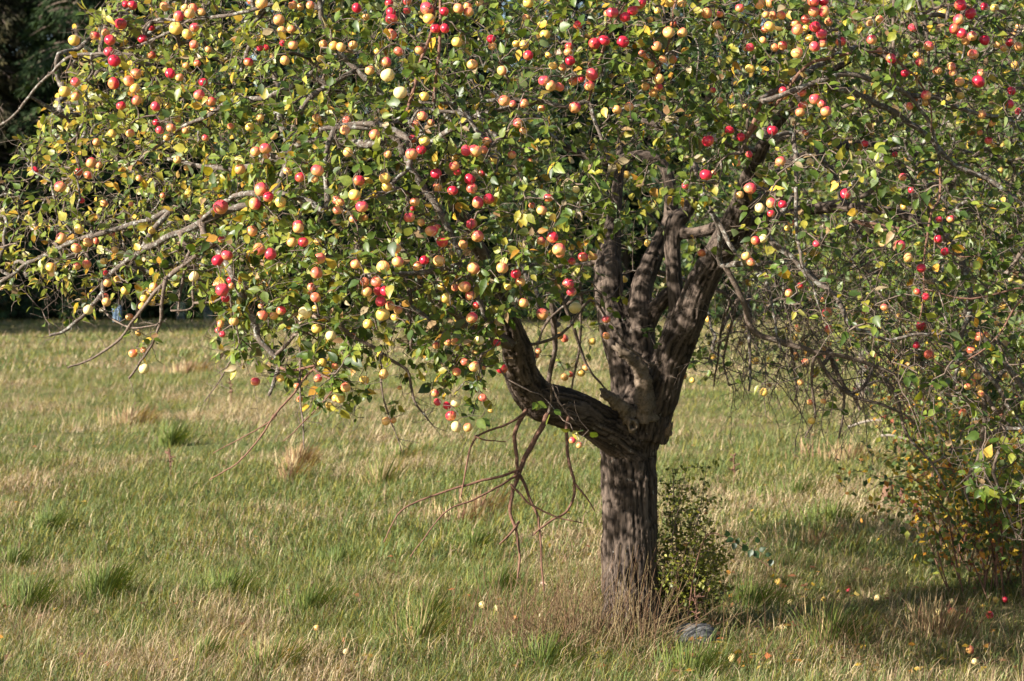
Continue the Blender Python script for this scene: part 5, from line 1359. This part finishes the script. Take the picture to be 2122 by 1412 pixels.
for x_, y_, k, s in trees_at:
    back = y_ > 94
    lb = 'conifer filling the second row of the wood behind the edge trees' if back else ('conifer of the wood edge that runs back along the meadow side' if y_ < 85 else CL[k])
    lb = {(-19.4, 88.4): 'green conifer with drooping sprays behind the thin tall stake', (-16.2, 90): 'tall blackish conifer behind the taller wire cage', (-13.0, 88.2): 'dark green conifer behind the wire cage beside the yellow apples'}.get((x_, y_), lb)
    r = empty('conifer_tree', (x_, y_, ground_h(np.array([[x_, y_]]))[0] - .05), lb, 'conifer', 'conifers of the wood')
    r.scale = (s, s, s); r.rotation_euler = (0, 0, g.uniform(0, 6.28))
    for nm, me_ in zip(('trunk', 'boughs', 'crown'), CON[k]):
        o_ = bpy.data.objects.new(nm, me_); col.objects.link(o_); o_.parent = r
        if nm != 'trunk': o_['kind'] = 'stuff'

# young tree guards, stakes along the wood edge
def guard_tube(u, lb):
    p = ground_at(u, 668)
    t = np.linspace(0, 2 * math.pi, 12, endpoint=False)
    tube = tubes_mesh('tree_guard', [(np.array([[0, 0, 0], [0, 0, .35], [0, 0, .7]]), np.array([.085, .082, .085]))], M_tube, 12)
    root = empty('tree_guard', p, lb, 'tree guard', 'tree guards at the wood edge')
    link('tube', tube, root)
    link('stake', tubes_mesh('stake', [(np.array([[.12, 0, -.1], [.12, 0, .95]]), np.array([.02, .018]))], M_stake, 5, True), root)
guard_tube(238, 'pale blue plastic tree guard before the conifers, one of two')
guard_tube(247, 'pale blue plastic tree guard before the conifers, other of two')
def cage(u, lb):
    p = ground_at(u, 668)
    root = empty('wire_cage', p, lb, 'wire cage', 'wire cages at the wood edge')
    li_ = []
    t = np.linspace(0, 2 * math.pi, 15)
    for zz in np.linspace(.05, .8, 8): li_.append((np.column_stack([np.cos(t) * .16, np.sin(t) * .16, np.full(15, zz)]), np.full(15, .004)))
    for a in t[:-1]: li_.append((np.array([[math.cos(a) * .16, math.sin(a) * .16, 0], [math.cos(a) * .16, math.sin(a) * .16, .82]]), np.full(2, .004)))
    link('mesh', tubes_mesh('mesh', li_, M_wire, 3), root)
    link('post', tubes_mesh('post', [(np.array([[-.17, 0, -.1], [-.17, 0, 1.0]]), np.array([.025, .022]))], M_stake, 6, True), root)
cage(375, 'grey wire tree cage with post, taller one before the conifers')
cage(432, 'grey wire tree cage with post beside the yellow apples, before the conifers')
for u, top, lb in ((134, 590, 'thin tall stake standing before the dark conifers'), (62, 640, 'short pale stake in long grass before the conifers'), (28, 628, 'short leaning stake at the end of the meadow')):
    p = ground_at(u, 666); h = (666 - top) / F * p[1]
    m = tubes_mesh('stake', [(np.array([[0, 0, -.1], [.02, 0, h * .5], [.03, 0, h]]), np.array([.022, .02, .016]))], M_stake, 5, True)
    link('stake', m, None, lb, 'stake', 'stakes at the wood edge', loc=p)

# ---------------------------------------------------------------- stone, sticks, stump, leaf litter
bm = bmesh.new(); bmesh.ops.create_icosphere(bm, subdivisions=4, radius=1)
me = bpy.data.meshes.new('stone'); bm.to_mesh(me); bm.free()
sv = np.empty(len(me.vertices) * 3, np.float32); me.vertices.foreach_get('co', sv); sv = sv.reshape(-1, 3).astype(float)
sv *= (0.85 + 0.45 * fbm(sv * 1.3 + 4, 301, 3) + 0.08 * fbm(sv * 6, 305, 2))[:, None]
sv *= np.array([0.115, 0.09, 0.085])
me.vertices.foreach_set('co', sv.astype(np.float32).ravel()); me.materials.append(M_stone)
me.polygons.foreach_set('use_smooth', np.ones(len(me.polygons), bool)); me.update()
p = ground_at(1442, 1328)
o_ = link('stone', me, None, 'rounded grey stone half sunk in the grass beside the trunk', 'stone', loc=p + np.array([0, 0.03, 0.0]))
for pts, lb in (([(1757, 886), (1785, 876), (1815, 871), (1845, 874)], 'bleached bent stick lying by the brambles, longer one'), ([(1826, 903), (1850, 903), (1890, 914)], 'bleached short stick lying by the brambles')):
    c = catmull(pxline(pts, 21.0), 4); z = ground_h(c[:, :2]); b0 = c[0].copy()
    c[:, 2] = np.maximum(c[:, 2], z + .05)
    link('stick', tubes_mesh('stick', [(c - b0, np.linspace(.014, .008, len(c)))], M_grey, 6, True), None, lb, 'stick', loc=b0)
p = ground_at(1838, 1045)
m = tubes_mesh('stump', [(np.array([[0, 0, -.05], [0, 0, .06], [.01, 0, .13], [.012, 0, .17]]), np.array([.06, .05, .045, .03]))], M_shoot, 9, True)
link('stump', m, None, 'small rotten reddish stump in grass before the brambles', 'stump', loc=p)
# bare weathered branch tips of dock and dry weed stems standing in the meadow
for i, (u, v, h, lb) in enumerate([(478, 835, .35, 'dry brown dock seed stalk standing in the open meadow'), (352, 1000, .30, 'thin dark dead weed stem in the meadow below the bare twigs'), (1520, 1010, .30, 'thin reddish dead weed stem right of the trunk shrub'), (1440, 1330, .25, 'thin pale dead weed stem beside the grey stone')]):
    g = np.random.default_rng(900 + i); p = ground_at(u, v)
    li_ = [(np.array([[0, 0, -.02], [.01, 0, h * .5], [g.normal(0, .02), 0, h]]), np.array([.003, .0025, .0015]) * p[1] / 11)]
    for k in range(16):
        z = h * g.uniform(.45, 1); d = g.normal(0, 1, 3); d[2] = abs(d[2]); d /= np.linalg.norm(d)
        li_.append((np.array([[0, 0, z], d * g.uniform(.02, .06) + np.array([0, 0, z])]), np.array([.004, .005]) * p[1] / 14))
    link('weed_stalk', tubes_mesh('weed_stalk', li_, M_shoot, 4), None, lb, 'weed', loc=p)
g = np.random.default_rng(95)
n = 900
uu = np.concatenate([g.uniform(0, 2122, 500), g.uniform(1380, 2122, 400)]); vv = np.concatenate([g.uniform(880, 1410, 500), g.uniform(1180, 1410, 400)])
pp = np.array([ground_at(a, b) for a, b in zip(uu, vv)]); pp[:, 2] += g.uniform(0.01, 0.07, n)
me = scatter_leaves('leaf_litter', pp, g.uniform(0.035, 0.065, n), cols_from([(0.45, 0.22, 0.04), (0.48, 0.32, 0.05), (0.22, 0.10, 0.05), (0.16, 0.09, 0.05), (0.36, 0.12, 0.05)], [2, 2, 3, 3, 1], n, g), g, up=(0, 0, 1), mat=M_leaf, dirs=np.column_stack([g.normal(0, 1, (n, 2)), g.normal(0, .15, n)]))
link('leaf_litter', me, kind='stuff', label='fallen orange, yellow and brown leaves scattered in the grass', cat='leaves')
